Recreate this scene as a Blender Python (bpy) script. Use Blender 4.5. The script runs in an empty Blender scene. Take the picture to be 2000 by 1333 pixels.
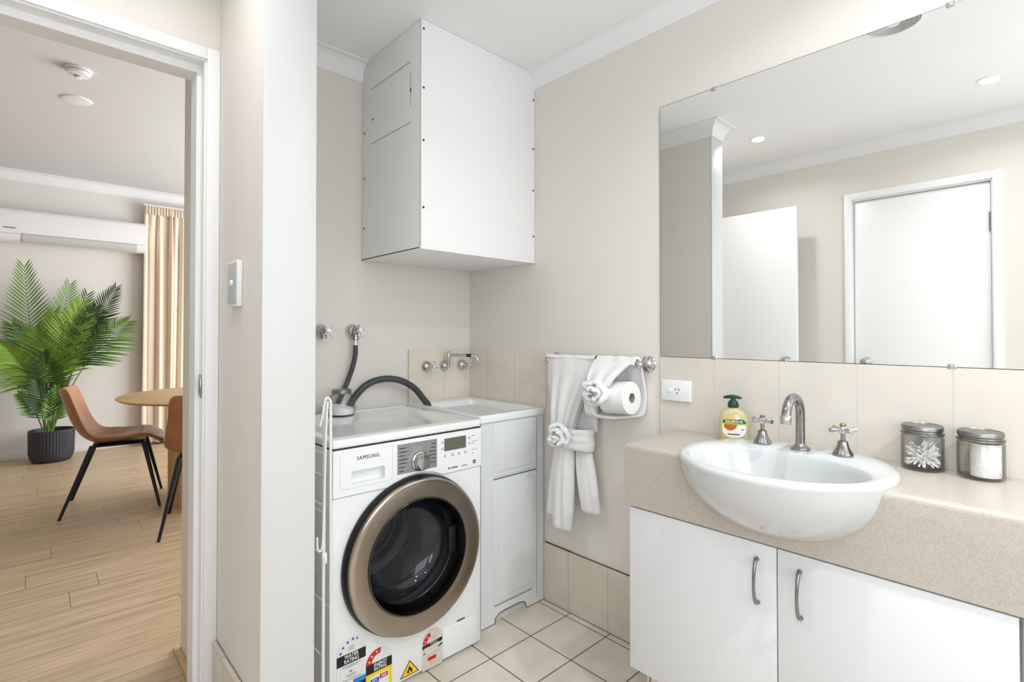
import bpy, bmesh, math, random
from mathutils import Vector, Matrix, noise as mnoise
from math import sin, cos, pi, radians, sqrt, tan
random.seed(7)
SC = bpy.context.scene
COL = SC.collection

# ---------------------------------------------------------------- camera
F_PX, YAW, TILT, CAM_H = 1006.0, 43.1, 0.7, 1.18
cam = bpy.data.cameras.new('camera')
cam.sensor_width = 36.0
cam.lens = 36.0 * F_PX / 2000.0
cam.shift_y = ((651 - F_PX * tan(radians(TILT))) - 666.5) / 2000.0
cam.clip_start = 0.02
cam_o = bpy.data.objects.new('camera', cam)
cam_o.location = (0, 0, CAM_H)
cam_o.rotation_euler = (radians(90 + TILT), 0, radians(-YAW))
COL.objects.link(cam_o)
SC.camera = cam_o

# ---------------------------------------------------------------- exposure, world, lights
SC.view_settings.view_transform = 'Standard'
SC.view_settings.look = 'None'
SC.view_settings.gamma = 1.0
SC.view_settings.use_curve_mapping = False
SC.view_settings.exposure = -0.14
w = bpy.data.worlds.new('daylight')
SC.world = w
w.use_nodes = True
w.node_tree.nodes['Background'].inputs[0].default_value = (0.82, 0.91, 1.0, 1)
w.node_tree.nodes['Background'].inputs[1].default_value = 0.9

def area(name, loc, rot, sx, sy, power, col=(1, 1, 1)):
    l = bpy.data.lights.new(name, 'AREA')
    l.shape = 'RECTANGLE'; l.size = sx; l.size_y = sy; l.energy = power; l.color = col
    o = bpy.data.objects.new(name, l); o.location = loc; o.rotation_euler = rot
    COL.objects.link(o); return o
# fill light added at two unseen bathroom windows, and living room window daylight
area('rear_fill_light', (0.60, -1.47, 1.50), (radians(90), 0, 0), 1.5, 1.3, 20, (0.87, 0.937, 1.0))
area('side_fill_light', (-0.52, -0.68, 1.34), (radians(90), 0, radians(-90)), 1.05, 0.86, 15, (0.87, 0.937, 1.0))  # added to brighten the right wall and vanity from the left
area('living_window_daylight', (3.45, 4.3, 1.40), (radians(90), 0, radians(90)), 3.0, 2.1, 175, (0.90, 0.95, 1.0))

RX, BY, NX0, NX1, NY, DY, LX, FY, CZ, LZ = 1.681, 2.122, 0.419, 0.548, 1.350, 1.764, -0.45, 6.69, 2.37, 2.70

# ---------------------------------------------------------------- helpers: materials
def lin(c):
    return tuple((v / 255 / 12.92 if v / 255 <= 0.04045 else ((v / 255 + 0.055) / 1.055) ** 2.4) for v in c) + (1.0,)

class NT:
    def __init__(s, name):
        s.m = bpy.data.materials.new(name); s.m.use_nodes = True
        s.t = s.m.node_tree; s.p = s.t.nodes['Principled BSDF']; s._c = None
    def n(s, k): return s.t.nodes.new(k)
    def L(s, a, b): s.t.links.new(a, b)
    def val(s, i, v):
        if hasattr(v, 'default_value') or hasattr(v, 'links'): s.L(v, i)
        else: i.default_value = v
    def math(s, op, a, b=0.0, clamp=False):
        n = s.n('ShaderNodeMath'); n.operation = op; n.use_clamp = clamp
        s.val(n.inputs[0], a); s.val(n.inputs[1], b); return n.outputs[0]
    def coords(s):
        if s._c is None:
            s.tc = s.n('ShaderNodeTexCoord'); sx = s.n('ShaderNodeSeparateXYZ')
            s.L(s.tc.outputs['Object'], sx.inputs[0]); s._c = sx.outputs
        return s._c
    def mix(s, f, a, b):
        n = s.n('ShaderNodeMix'); n.data_type = 'RGBA'
        s.val(n.inputs[0], f); s.val(n.inputs[6], a); s.val(n.inputs[7], b); return n.outputs[2]
    def noise(s, scale, detail=3, vec=None, rough=0.5):
        n = s.n('ShaderNodeTexNoise'); n.inputs['Scale'].default_value = scale
        n.inputs['Detail'].default_value = detail; n.inputs['Roughness'].default_value = rough
        s.coords(); s.L(vec if vec is not None else s.tc.outputs['Object'], n.inputs['Vector'])
        return n.outputs['Fac']
    def ramp(s, f, a, b):
        n = s.n('ShaderNodeMapRange'); s.val(n.inputs[0], f)
        n.inputs[1].default_value = a; n.inputs[2].default_value = b; return n.outputs[0]
    def xyz(s, x, y, z):
        n = s.n('ShaderNodeCombineXYZ'); s.val(n.inputs[0], x); s.val(n.inputs[1], y); s.val(n.inputs[2], z)
        return n.outputs[0]
    def bump(s, h, strength=0.2, dist=0.002):
        n = s.n('ShaderNodeBump'); n.inputs['Strength'].default_value = strength
        n.inputs['Distance'].default_value = dist; s.L(h, n.inputs['Height'])
        s.L(n.outputs[0], s.p.inputs['Normal'])
    def line(s, c, off, step, width):      # 1 on a joint line
        a = s.math('FRACT', s.math('DIVIDE', s.math('SUBTRACT', c, off - width / 2), step))
        return s.math('LESS_THAN', a, width / step)

def mat(name, rgb, rough=0.5, metal=0.0, var=0.0, vscale=6.0, bump=0.0, bscale=200.0, bdist=0.001,
        coat=0.0, trans=0.0, ior=1.45, sheen=0.0, alpha=1.0, sss=0.0):
    t = NT(name); p = t.p; c = lin(rgb)
    if var:
        f = t.ramp(t.noise(vscale, 4), 0.3, 0.7)
        d = tuple(v * (1 - var) for v in c[:3]) + (1,)
        t.L(t.mix(f, c, d), p.inputs['Base Color'])
    else: p.inputs['Base Color'].default_value = c
    p.inputs['Roughness'].default_value = rough; p.inputs['Metallic'].default_value = metal
    p.inputs['Coat Weight'].default_value = coat; p.inputs['Transmission Weight'].default_value = trans
    p.inputs['IOR'].default_value = ior; p.inputs['Sheen Weight'].default_value = sheen
    p.inputs['Alpha'].default_value = alpha; p.inputs['Subsurface Weight'].default_value = sss
    if bump: t.bump(t.noise(bscale, 3), bump, bdist)
    return t.m

M = {}
M['wall'] = mat('beige_wall_paint', (229, 223, 215), 0.6, bump=0.12, bscale=260, bdist=0.0006, var=0.015, vscale=3)
M['lwall'] = mat('cream_wall_paint', (228, 223, 217), 0.6, bump=0.12, bscale=260, bdist=0.0006)
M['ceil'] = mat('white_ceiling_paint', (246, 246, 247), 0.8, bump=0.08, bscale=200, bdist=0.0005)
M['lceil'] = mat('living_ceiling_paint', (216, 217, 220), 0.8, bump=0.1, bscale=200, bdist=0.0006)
M['trim'] = mat('white_gloss_trim', (242, 242, 242), 0.32, bump=0.05, bscale=60, bdist=0.0005)
M['cov'] = mat('white_cornice', (238, 238, 239), 0.6)
M['panel'] = mat('white_painted_sheet', (246, 247, 247), 0.45, bump=0.05, bscale=90, bdist=0.0004, var=0.02, vscale=2)
M['enamel'] = mat('white_enamel', (238, 240, 241), 0.22, coat=0.3)
M['plastic'] = mat('white_plastic', (236, 237, 238), 0.35)
M['tubm'] = mat('white_tub_metal', (226, 229, 230), 0.4, var=0.03, vscale=5)
M['ceramic'] = mat('white_ceramic', (204, 206, 206), 0.1, coat=0.25)
M['lam'] = mat('white_laminate', (224, 225, 228), 0.35, bump=0.06, bscale=400, bdist=0.0003)
M['chrome'] = mat('chrome', (205, 206, 208), 0.09, 1.0)
M['chromed'] = mat('worn_chrome', (165, 163, 160), 0.2, 1.0, var=0.25, vscale=60)
M['satin'] = mat('satin_nickel', (140, 141, 143), 0.28, 1.0)
M['ring'] = mat('bronze_chrome_ring', (176, 164, 152), 0.2, 1.0, var=0.08, vscale=18)
M['dark'] = mat('dark_seam', (34, 33, 32), 0.6)
M['black'] = mat('black_plastic', (16, 16, 17), 0.4)
M['rubber'] = mat('grey_rubber', (128, 130, 133), 0.5)
M['hose'] = mat('dark_grey_hose', (66, 68, 71), 0.45, bump=0.3, bscale=120)
M['brass'] = mat('aged_brass', (176, 154, 116), 0.3, 1.0)
def thin_glass(name, tint, edge, blend):
    t = NT(name); nt = t.t
    lw = t.n('ShaderNodeLayerWeight'); lw.inputs['Blend'].default_value = blend
    tr = t.n('ShaderNodeBsdfTransparent'); gl = t.n('ShaderNodeBsdfGlossy'); gl.inputs['Roughness'].default_value = 0.02
    t.L(t.mix(t.math('POWER', lw.outputs['Facing'], 3.0), lin(tint), lin(edge)), tr.inputs['Color'])
    sch = t.math('ADD', t.math('MULTIPLY', t.math('POWER', lw.outputs['Facing'], 5.0), 0.6), 0.035)
    mx = t.n('ShaderNodeMixShader'); t.L(sch, mx.inputs[0]); t.L(tr.outputs[0], mx.inputs[1]); t.L(gl.outputs[0], mx.inputs[2])
    out = [n for n in nt.nodes if n.type == 'OUTPUT_MATERIAL'][0]; t.L(mx.outputs[0], out.inputs['Surface'])
    nt.nodes.remove(t.p); return t.m
M['glass'] = thin_glass('clear_glass', (252, 252, 251), (150, 152, 146), 0.5)
M['dglass'] = thin_glass('tinted_bowl_glass', (214, 216, 218), (90, 92, 94), 0.5)
M['tin'] = mat('dull_tin_lid', (150, 150, 147), 0.34, 1.0, var=0.2, vscale=90)
M['towel'] = mat('white_terry', (241, 241, 241), 0.95, bump=0.9, bscale=420, bdist=0.003, sheen=0.3)
M['paper'] = mat('toilet_paper', (240, 239, 237), 0.9, bump=0.3, bscale=180)
M['card'] = mat('cardboard_core', (170, 160, 150), 0.9)
M['wire'] = mat('white_coated_wire', (236, 236, 233), 0.35)
M['cotton'] = mat('cotton', (244, 242, 240), 0.95, bump=0.4, bscale=500)
M['powder'] = mat('white_powder', (242, 243, 245), 0.95, bump=0.6, bscale=600)
M['soap'] = mat('pale_amber_soap', (226, 214, 160), 0.12, trans=0.35, coat=0.5)
M['dgreen'] = mat('dark_green_plastic', (8, 58, 46), 0.3)
M['lab_w'] = mat('label_white', (240, 240, 234), 0.4)
M['lab_g'] = mat('label_green', (10, 82, 52), 0.4)
M['lab_l'] = mat('label_lime', (150, 196, 44), 0.4)
M['lab_o'] = mat('label_orange', (222, 108, 26), 0.4, var=0.5, vscale=120)
M['lab_y'] = mat('label_yellow', (240, 178, 40), 0.4)
M['ink'] = mat('black_ink', (22, 22, 24), 0.5)
M['greyink'] = mat('grey_ink', (110, 112, 116), 0.5)
M['paperw'] = mat('sticker_white', (226, 228, 228), 0.5)
M['aged'] = mat('worn_sticker', (222, 216, 202), 0.6, var=0.12, vscale=40)
M['blue'] = mat('sticker_blue', (34, 92, 170), 0.45)
M['sky'] = mat('sticker_sky_blue', (28, 132, 214), 0.45)
M['red'] = mat('sticker_red', (206, 24, 24), 0.45)
M['yellow'] = mat('sticker_yellow', (246, 206, 20), 0.45)
M['dial'] = mat('silver_dial_panel', (158, 160, 158), 0.35, 0.4)
M['lcd'] = mat('lcd_olive', (104, 104, 90), 0.3)
M['lcd2'] = mat('lcd_pale', (150, 156, 146), 0.3)
M['acw'] = mat('ac_white', (236, 236, 236), 0.3)
M['acg'] = mat('ac_vent_grey', (196, 198, 194), 0.4)
M['leather'] = mat('tan_leather', (172, 116, 78), 0.3, var=0.22, vscale=9, bump=0.15, bscale=300)
M['metalk'] = mat('black_steel', (24, 26, 30), 0.35, 0.3)
M['curtain'] = mat('beige_curtain', (232, 215, 193), 0.85, bump=0.25, bscale=700, bdist=0.0006, sheen=0.2)
M['stem'] = mat('palm_stem', (96, 124, 52), 0.5)
M['leaf'] = mat('palm_leaf', (104, 148, 46), 0.55, var=0.4, vscale=5)
M['leafd'] = mat('palm_leaf_dark', (54, 88, 38), 0.55, var=0.3, vscale=5)
M['leafl'] = mat('palm_leaf_light', (142, 180, 62), 0.55, var=0.3, vscale=5)
M['soil'] = mat('potting_soil', (52, 40, 30), 0.95, bump=0.8, bscale=80)
M['pot'] = mat('charcoal_pot', (52, 54, 60), 0.5)
M['oaktrim'] = mat('pale_oak_trim', (206, 176, 132), 0.5, var=0.15, vscale=12)
M['emit'] = None

def oak():
    t = NT('pale_oak_table'); x, y, z = t.coords()
    g = t.noise(8, 6, t.xyz(t.math('MULTIPLY', x, 0.35), t.math('MULTIPLY', y, 4), t.math('MULTIPLY', z, 0.4)), 0.6)
    t.L(t.mix(t.ramp(g, 0.3, 0.7), lin((216, 178, 132)), lin((192, 150, 104))), t.p.inputs['Base Color'])
    t.p.inputs['Roughness'].default_value = 0.45; return t.m
M['oak'] = oak()

def lampmat():
    t = NT('downlight_lens'); t.p.inputs['Emission Color'].default_value = (1, 0.97, 0.92, 1)
    t.p.inputs['Emission Strength'].default_value = 30.0; return t.m
M['lamp'] = lampmat()

def floor_tiles():
    t = NT('beige_floor_tile'); x, y, z = t.coords()
    j = t.math('MAXIMUM', t.line(x, 1.640, 0.2062, 0.0042), t.line(y, 1.425, 0.2035, 0.0042))
    j = t.math('MAXIMUM', j, t.math('MULTIPLY', t.math('GREATER_THAN', x, 1.6695), t.math('LESS_THAN', x, 1.6735)))
    cell = t.xyz(t.math('FLOOR', t.math('DIVIDE', t.math('SUBTRACT', x, 1.640), 0.2062)),
                 t.math('FLOOR', t.math('DIVIDE', t.math('SUBTRACT', y, 1.425), 0.2035)), 0.0)
    wn = t.n('ShaderNodeTexWhiteNoise'); t.L(cell, wn.inputs['Vector'])
    f = t.math('ADD', t.math('MULTIPLY', t.ramp(t.noise(9, 5), 0.3, 0.7), 0.7), t.math('MULTIPLY', wn.outputs['Value'], 0.3))
    base = t.mix(f, lin((228, 219, 205)), lin((208, 197, 181)))
    t.L(t.mix(j, base, lin((92, 70, 48))), t.p.inputs['Base Color'])
    t.L(t.math('ADD', t.math('MULTIPLY', j, 0.5), 0.32), t.p.inputs['Roughness'])
    t.bump(t.math('SUBTRACT', 1.0, j), 0.5, 0.0015); return t.m
M['ftile'] = floor_tiles()

def wall_tile(name, axis, off, step, a=(218, 211, 200), b=(212, 205, 196), g=(206, 200, 194), wdt=0.004):
    t = NT(name); c = t.coords()[axis]
    j = t.line(c, off, step, wdt)
    f = t.ramp(t.noise(7, 5, rough=0.6), 0.35, 0.65)
    base = t.mix(f, lin(a), lin(b))
    base = t.mix(t.math('MULTIPLY', t.ramp(t.noise(18, 4), 0.5, 0.75), 0.35), base, lin((226, 204, 172)))
    t.L(t.mix(j, base, lin(g)), t.p.inputs['Base Color'])
    t.p.inputs['Roughness'].default_value = 0.28
    t.bump(t.math('SUBTRACT', 1.0, j), 0.4, 0.001); return t.m
M['splash'] = wall_tile('cream_splash_tile', 1, 0.798, 0.2037)
M['tsplash_r'] = wall_tile('cream_tub_tile_right', 1, 1.772, 0.201, (234, 226, 212), (222, 213, 198), (190, 180, 164), 0.002)
M['tsplash_b'] = wall_tile('cream_tub_tile_back', 0, 1.515, 0.205, (234, 226, 212), (222, 213, 198), (190, 180, 164), 0.002)
M['wains'] = wall_tile('beige_wainscot_tile', 1, 1.440, 0.204, (220, 210, 196), (210, 200, 186), (150, 132, 112), 0.002)

def planks():
    t = NT('oak_vinyl_planks'); x, y, z = t.coords()
    row = t.math('FLOOR', t.math('DIVIDE', t.math('SUBTRACT', y, 2.573), 0.1745))
    wn = t.n('ShaderNodeTexWhiteNoise'); wn.noise_dimensions = '1D'; t.L(row, wn.inputs['W'])
    xs = t.math('ADD', x, t.math('MULTIPLY', wn.outputs['Value'], 1.2))
    colr = t.math('FLOOR', t.math('DIVIDE', xs, 1.2))
    j = t.math('MAXIMUM', t.line(y, 2.573, 0.1745, 0.0018), t.line(xs, 0.0, 1.2, 0.0022))
    w2 = t.n('ShaderNodeTexWhiteNoise'); t.L(t.xyz(row, colr, 0.0), w2.inputs['Vector'])
    off = t.math('MULTIPLY', w2.outputs['Value'], 31.0)
    g = t.noise(3.0, 8, t.xyz(t.math('ADD', t.math('MULTIPLY', x, 0.8), off), t.math('MULTIPLY', y, 11), off), 0.62)
    g2 = t.noise(22.0, 4, t.xyz(t.math('MULTIPLY', x, 0.5), t.math('MULTIPLY', y, 9), off), 0.6)
    base = t.mix(t.ramp(g, 0.34, 0.68), lin((216, 190, 154)), lin((176, 147, 113)))
    base = t.mix(t.math('MULTIPLY', t.ramp(g2, 0.45, 0.75), 0.35), base, lin((142, 120, 98)))
    base = t.mix(t.math('MULTIPLY', w2.outputs['Value'], 0.22), base, lin((178, 158, 136)))
    t.L(t.mix(j, base, lin((84, 66, 48))), t.p.inputs['Base Color'])
    t.p.inputs['Roughness'].default_value = 0.42
    t.bump(t.math('ADD', t.math('MULTIPLY', t.math('SUBTRACT', 1.0, j), 1.0), t.math('MULTIPLY', g2, 0.3)), 0.3, 0.0012)
    return t.m
M['planks'] = planks()

def stone():
    t = NT('speckled_beige_laminate')
    v = t.n('ShaderNodeTexVoronoi'); v.inputs['Scale'].default_value = 760; t.coords()
    t.L(t.tc.outputs['Object'], v.inputs['Vector'])
    s2 = t.n('ShaderNodeSeparateColor'); t.L(v.outputs['Color'], s2.inputs[0])
    base = t.mix(t.ramp(t.noise(240, 3), 0.35, 0.65), lin((194, 186, 176)), lin((182, 173, 162)))
    base = t.mix(t.math('MULTIPLY', t.math('GREATER_THAN', s2.outputs[0], 0.86), 0.35), base, lin((158, 145, 130)))
    base = t.mix(t.math('MULTIPLY', t.math('LESS_THAN', s2.outputs[1], 0.10), 0.12), base, lin((232, 226, 218)))
    t.L(base, t.p.inputs['Base Color']); t.p.inputs['Roughness'].default_value = 0.3; return t.m
M['stone'] = stone()

def mirrorm():
    t = NT('mirror_silver'); t.p.inputs['Base Color'].default_value = (0.93, 0.945, 0.935, 1)
    t.p.inputs['Metallic'].default_value = 1; t.p.inputs['Roughness'].default_value = 0.0; return t.m
M['mirror'] = mirrorm()

def drum():
    t = NT('perforated_drum_steel'); x, y, z = t.coords()
    ang = t.math('ARCTAN2', t.math('SUBTRACT', z, 0.43), x)
    u = t.math('SUBTRACT', t.math('FRACT', t.math('MULTIPLY', ang, 21)), 0.5)
    v = t.math('SUBTRACT', t.math('FRACT', t.math('MULTIPLY', y, 88)), 0.5)
    d = t.math('SQRT', t.math('ADD', t.math('MULTIPLY', u, u), t.math('MULTIPLY', v, v)))
    hole = t.math('LESS_THAN', d, 0.24)
    t.L(t.mix(hole, lin((190, 190, 192)), lin((20, 20, 20))), t.p.inputs['Base Color'])
    t.p.inputs['Metallic'].default_value = 0.75; t.p.inputs['Roughness'].default_value = 0.38
    t.bump(d, 0.8, 0.004); return t.m
M['drum'] = drum()
M['filler'] = mat('grey_filler_board', (158, 156, 150), 0.5)
M['lip'] = mat('dark_chrome_lip', (96, 94, 92), 0.25, 1.0)

# ---------------------------------------------------------------- helpers: meshes
class MB:
    def __init__(s): s.bm = bmesh.new()
    def box(s, x0, x1, y0, y1, z0, z1, bev=0.0, seg=2, mx=None):
        n0 = len(s.bm.verts)
        r = bmesh.ops.create_cube(s.bm, size=1.0)
        vs = r['verts']
        for v in vs:
            v.co = Vector(((x0 + x1) / 2 + v.co.x * (x1 - x0), (y0 + y1) / 2 + v.co.y * (y1 - y0), (z0 + z1) / 2 + v.co.z * (z1 - z0)))
            if mx: v.co = mx @ v.co
        if bev:
            es = {e for v in vs for e in v.link_edges}
            bmesh.ops.bevel(s.bm, geom=list(es), offset=bev, segments=seg, profile=0.5, affect='EDGES')
        return s
    def grid(s, fn, nu, nv, cu=False, cv=False, capu=False):
        V = [[s.bm.verts.new(fn(i / (nu if cu else nu - 1), j / (nv if cv else nv - 1))) for j in range(nv)] for i in range(nu)]
        for i in range(nu if cu else nu - 1):
            for j in range(nv if cv else nv - 1):
                a, b, c, d = V[i][j], V[(i + 1) % nu][j], V[(i + 1) % nu][(j + 1) % nv], V[i][(j + 1) % nv]
                try: s.bm.faces.new((a, b, c, d))
                except ValueError: pass
        if capu:
            for row in (V[0], V[-1]):
                try: s.bm.faces.new(row)
                except ValueError: pass
        return s
    def tube(s, pts, r, n=12, caps=True, closed=False):
        pts = [Vector(p) for p in pts]; N = len(pts)
        rs = r if isinstance(r, (list, tuple)) else [r] * N
        rings = []; up = None
        for i, p in enumerate(pts):
            if closed: t = (pts[(i + 1) % N] - pts[i - 1]).normalized()
            else: t = (pts[min(i + 1, N - 1)] - pts[max(i - 1, 0)]).normalized()
            if up is None:
                up = t.orthogonal().normalized()
            up = (up - t * up.dot(t)).normalized(); bi = t.cross(up)
            rings.append([s.bm.verts.new(p + (up * cos(2 * pi * k / n) + bi * sin(2 * pi * k / n)) * rs[i]) for k in range(n)])
        for i in range(N if closed else N - 1):
            A, B = rings[i], rings[(i + 1) % N]
            for k in range(n): s.bm.faces.new((A[k], A[(k + 1) % n], B[(k + 1) % n], B[k]))
        if caps and not closed:
            s.bm.faces.new(rings[0][::-1]); s.bm.faces.new(rings[-1])
        return s
    def lathe(s, prof, mx=None, n=40):          # prof of (r, h), axis local z
        rings = []
        for r, h in prof:
            if r < 1e-6: ring = [s.bm.verts.new((0, 0, h))]
            else: ring = [s.bm.verts.new((r * cos(2 * pi * k / n), r * sin(2 * pi * k / n), h)) for k in range(n)]
            if mx:
                for v in ring: v.co = mx @ v.co
            rings.append(ring)
        for A, B in zip(rings, rings[1:]):
            for k in range(n):
                q = [A[k % len(A)], A[(k + 1) % len(A)], B[(k + 1) % len(B)], B[k % len(B)]]
                q = list(dict.fromkeys(q))
                if len(q) > 2: s.bm.faces.new(q)
        return s
    def prism(s, poly, h, mx=None):             # 2D polygon in local xy, extruded along local z
        a = [s.bm.verts.new((x, y, 0)) for x, y in poly]; b = [s.bm.verts.new((x, y, h)) for x, y in poly]
        if mx:
            for v in a + b: v.co = mx @ v.co
        n = len(poly)
        s.bm.faces.new(a[::-1]); s.bm.faces.new(b)
        for i in range(n): s.bm.faces.new((a[i], a[(i + 1) % n], b[(i + 1) % n], b[i]))
        return s
    def ball(s, c, r, sc=(1, 1, 1), sub=2, mx=None):
        res = bmesh.ops.create_icosphere(s.bm, subdivisions=sub, radius=r)
        for v in res['verts']:
            v.co = Vector((v.co.x * sc[0], v.co.y * sc[1], v.co.z * sc[2]))
            if mx: v.co = mx @ v.co
            v.co += Vector(c)
        return s
    def solid(s, th):
        s.bm.normal_update(); bmesh.ops.solidify(s.bm, geom=s.bm.faces[:], thickness=th); return s
    def displace(s, amp, scale, seed=0):
        s.bm.normal_update()
        for v in s.bm.verts:
            v.co += v.normal * amp * mnoise.noise(v.co * scale + Vector((seed, seed, seed)))
        return s
    def subd(s, lv=1):
        bmesh.ops.subdivide_edges(s.bm, edges=s.bm.edges[:], cuts=lv, use_grid_fill=True, smooth=0.6); return s
    def mesh(s, name, off=None, ang=35):
        bmesh.ops.recalc_face_normals(s.bm, faces=s.bm.faces[:])
        me = bpy.data.meshes.new(name)
        if off is not None:
            for v in s.bm.verts: v.co -= off
        s.bm.to_mesh(me); s.bm.free()
        me.polygons.foreach_set('use_smooth', [True] * len(me.polygons))
        me.set_sharp_from_angle(angle=radians(ang)); me.update()
        return me

def rotm(rx=0, ry=0, rz=0, loc=(0, 0, 0)):
    return Matrix.Translation(loc) @ Matrix.Rotation(rz, 4, 'Z') @ Matrix.Rotation(ry, 4, 'Y') @ Matrix.Rotation(rx, 4, 'X')

def root_loc(p):
    while p.parent: p = p.parent
    return Vector(p.location)

def thing(name, label, cat, loc=(0, 0, 0), rz=0, group=None):
    o = bpy.data.objects.new(name, None); COL.objects.link(o)
    o.empty_display_size = 0.05
    o.location = loc; o.rotation_euler = (0, 0, rz); o['label'] = label; o['category'] = cat
    if group: o['group'] = group
    return o

def part(name, mb, m, parent, world=True, label=None, ang=35):
    off = root_loc(parent) if world else None
    me = mb.mesh(name, off, ang) if isinstance(mb, MB) else mb
    if not isinstance(mb, MB) and off is not None: me.transform(Matrix.Translation(-off))
    me.materials.clear(); me.materials.append(m if not isinstance(m, str) else M[m])
    o = bpy.data.objects.new(name, me); COL.objects.link(o); o.parent = parent
    if label: o['label'] = label
    return o

def solo(name, mb, m, label, cat, group=None, loc=(0, 0, 0), kind=None, ang=35):
    me = mb.mesh(name, Vector(loc), ang) if isinstance(mb, MB) else mb
    me.materials.clear(); me.materials.append(M[m])
    o = bpy.data.objects.new(name, me); o.location = loc; COL.objects.link(o)
    o['label'] = label; o['category'] = cat
    if group: o['group'] = group
    if kind: o['kind'] = kind
    return o

def struct(name, mb, m, parent=None, ang=35):
    me = mb.mesh(name, None, ang) if isinstance(mb, MB) else mb
    me.materials.clear(); me.materials.append(M[m])
    o = bpy.data.objects.new(name, me); COL.objects.link(o)
    if parent: o.parent = parent
    else: o['kind'] = 'structure'
    return o

def boolean(a, b):                     # mesh of a minus b
    ma = a.mesh('a') if isinstance(a, MB) else a
    mb_ = b.mesh('b') if isinstance(b, MB) else b
    oa = bpy.data.objects.new('a', ma); ob = bpy.data.objects.new('b', mb_)
    COL.objects.link(oa); COL.objects.link(ob)
    md = oa.modifiers.new('cut', 'BOOLEAN'); md.operation = 'DIFFERENCE'; md.object = ob; md.solver = 'EXACT'
    dg = bpy.context.evaluated_depsgraph_get(); dg.update()
    me = bpy.data.meshes.new_from_object(oa.evaluated_get(dg))
    bpy.data.objects.remove(oa); bpy.data.objects.remove(ob)
    me.polygons.foreach_set('use_smooth', [True] * len(me.polygons)); me.set_sharp_from_angle(angle=radians(30))
    return me

def text_mesh(s, size, mx, extrude=0.0003, bold=0.0, spacing=1.0, align='CENTER'):
    cu = bpy.data.curves.new('lettering', 'FONT'); cu.body = s; cu.size = size; cu.extrude = extrude
    cu.offset = bold; cu.space_character = spacing; cu.align_x = align; cu.align_y = 'CENTER'
    cu.resolution_u = 3
    o = bpy.data.objects.new('t', cu); COL.objects.link(o)
    dg = bpy.context.evaluated_depsgraph_get(); dg.update()
    me = bpy.data.meshes.new_from_object(o.evaluated_get(dg)); bpy.data.objects.remove(o)
    me.transform(mx); return me

def face_y(x, y, z, sx=1.0):           # local xy plane -> world xz, facing -y
    return Matrix.Translation((x, y, z)) @ Matrix.Rotation(pi / 2, 4, 'X') @ Matrix.Diagonal((sx, 1, 1, 1))
def face_x(x, y, z):                   # local x -> world -y, local y -> z, facing -x
    return Matrix.Translation((x, y, z)) @ Matrix(((0, 0, -1, 0), (-1, 0, 0, 0), (0, 1, 0, 0), (0, 0, 0, 1)))

def smooth_curve(pts, n=8):
    P = [Vector(p) for p in pts]; out = []
    for i in range(len(P) - 1):
        p0, p1, p2, p3 = P[max(i - 1, 0)], P[i], P[i + 1], P[min(i + 2, len(P) - 1)]
        for k in range(n):
            t = k / n
            out.append(0.5 * ((2 * p1) + (p2 - p0) * t + (2 * p0 - 5 * p1 + 4 * p2 - p3) * t * t + (3 * p1 - p0 - 3 * p2 + p3) * t ** 3))
    out.append(P[-1]); return out

def copy_tree(o, parent=None):
    c = o.copy(); COL.objects.link(c); c.parent = parent
    for ch in list(o.children): copy_tree(ch, c)
    return c

# ================================================================ ROOM SHELL
# bathroom
struct('floor', MB().box(-0.6, 1.80, -1.5, 1.87, -0.06, 0.0).box(0.40, 1.80, 1.87, 2.25, -0.06, 0.0), 'ftile')
struct('floor_living', MB().box(-3.6, 3.6, 2.25, 6.8, -0.06, 0.0).box(-3.6, 0.40, 1.87, 2.25, -0.06, 0.0).box(1.80, 3.6, 1.87, 2.25, -0.06, 0.0), 'planks')
struct('ceiling', MB().box(-0.55, 1.78, -1.5, 1.80, CZ, CZ + 0.06).box(0.50, 1.78, 1.80, 2.18, CZ, CZ + 0.06), 'ceil')
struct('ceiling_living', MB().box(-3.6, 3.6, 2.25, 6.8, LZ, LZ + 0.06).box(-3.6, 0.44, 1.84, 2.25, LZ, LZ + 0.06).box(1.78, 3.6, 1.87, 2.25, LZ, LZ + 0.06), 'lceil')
struct('wall_right', MB().box(RX, RX + 0.10, -1.5, 2.25, 0, LZ), 'wall')
struct('wall_back', MB().box(NX1, RX, BY, 2.25, 0, LZ), 'wall')
struct('wall_nib', MB().box(NX0, NX1, NY, 2.25, 0, LZ), 'wall')
struct('wall_doorway', MB().box(-0.55, -0.265, DY, 1.87, 0, LZ).box(0.390, NX0, DY, 1.87, 0, LZ).box(-0.265, 0.390, DY, 1.87, 2.012, LZ), 'wall')
struct('wall_left', MB().box(-0.55, LX, -1.5, -1.22, 0, LZ).box(-0.55, LX, -0.14, 0.245, 0, LZ).box(-0.55, LX, -1.22, -0.14, 0, 0.90).box(-0.55, LX, -1.22, -0.14, 1.80, LZ).box(-0.55, LX, 0.915, DY, 0, LZ).box(-0.55, LX, 0.245, 0.915, 2.03, LZ), 'wall')
struct('wall_behind_camera', MB().box(LX, -0.15, -1.5, -1.4, 0, LZ).box(1.35, RX, -1.5, -1.4, 0, LZ).box(-0.15, 1.35, -1.5, -1.4, 0, 0.85).box(-0.15, 1.35, -1.5, -1.4, 2.15, LZ), 'wall')
wf = struct('added_window_1', MB().box(-0.15, 1.35, -1.45, -1.40, 0.85, 0.89).box(-0.15, 1.35, -1.45, -1.40, 2.11, 2.15).box(-0.15, -0.11, -1.45, -1.40, 0.89, 2.11).box(1.31, 1.35, -1.45, -1.40, 0.89, 2.11).box(0.585, 0.615, -1.45, -1.41, 0.89, 2.11), 'trim')  # invented window out of view, frame for the rear fill light
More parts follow.
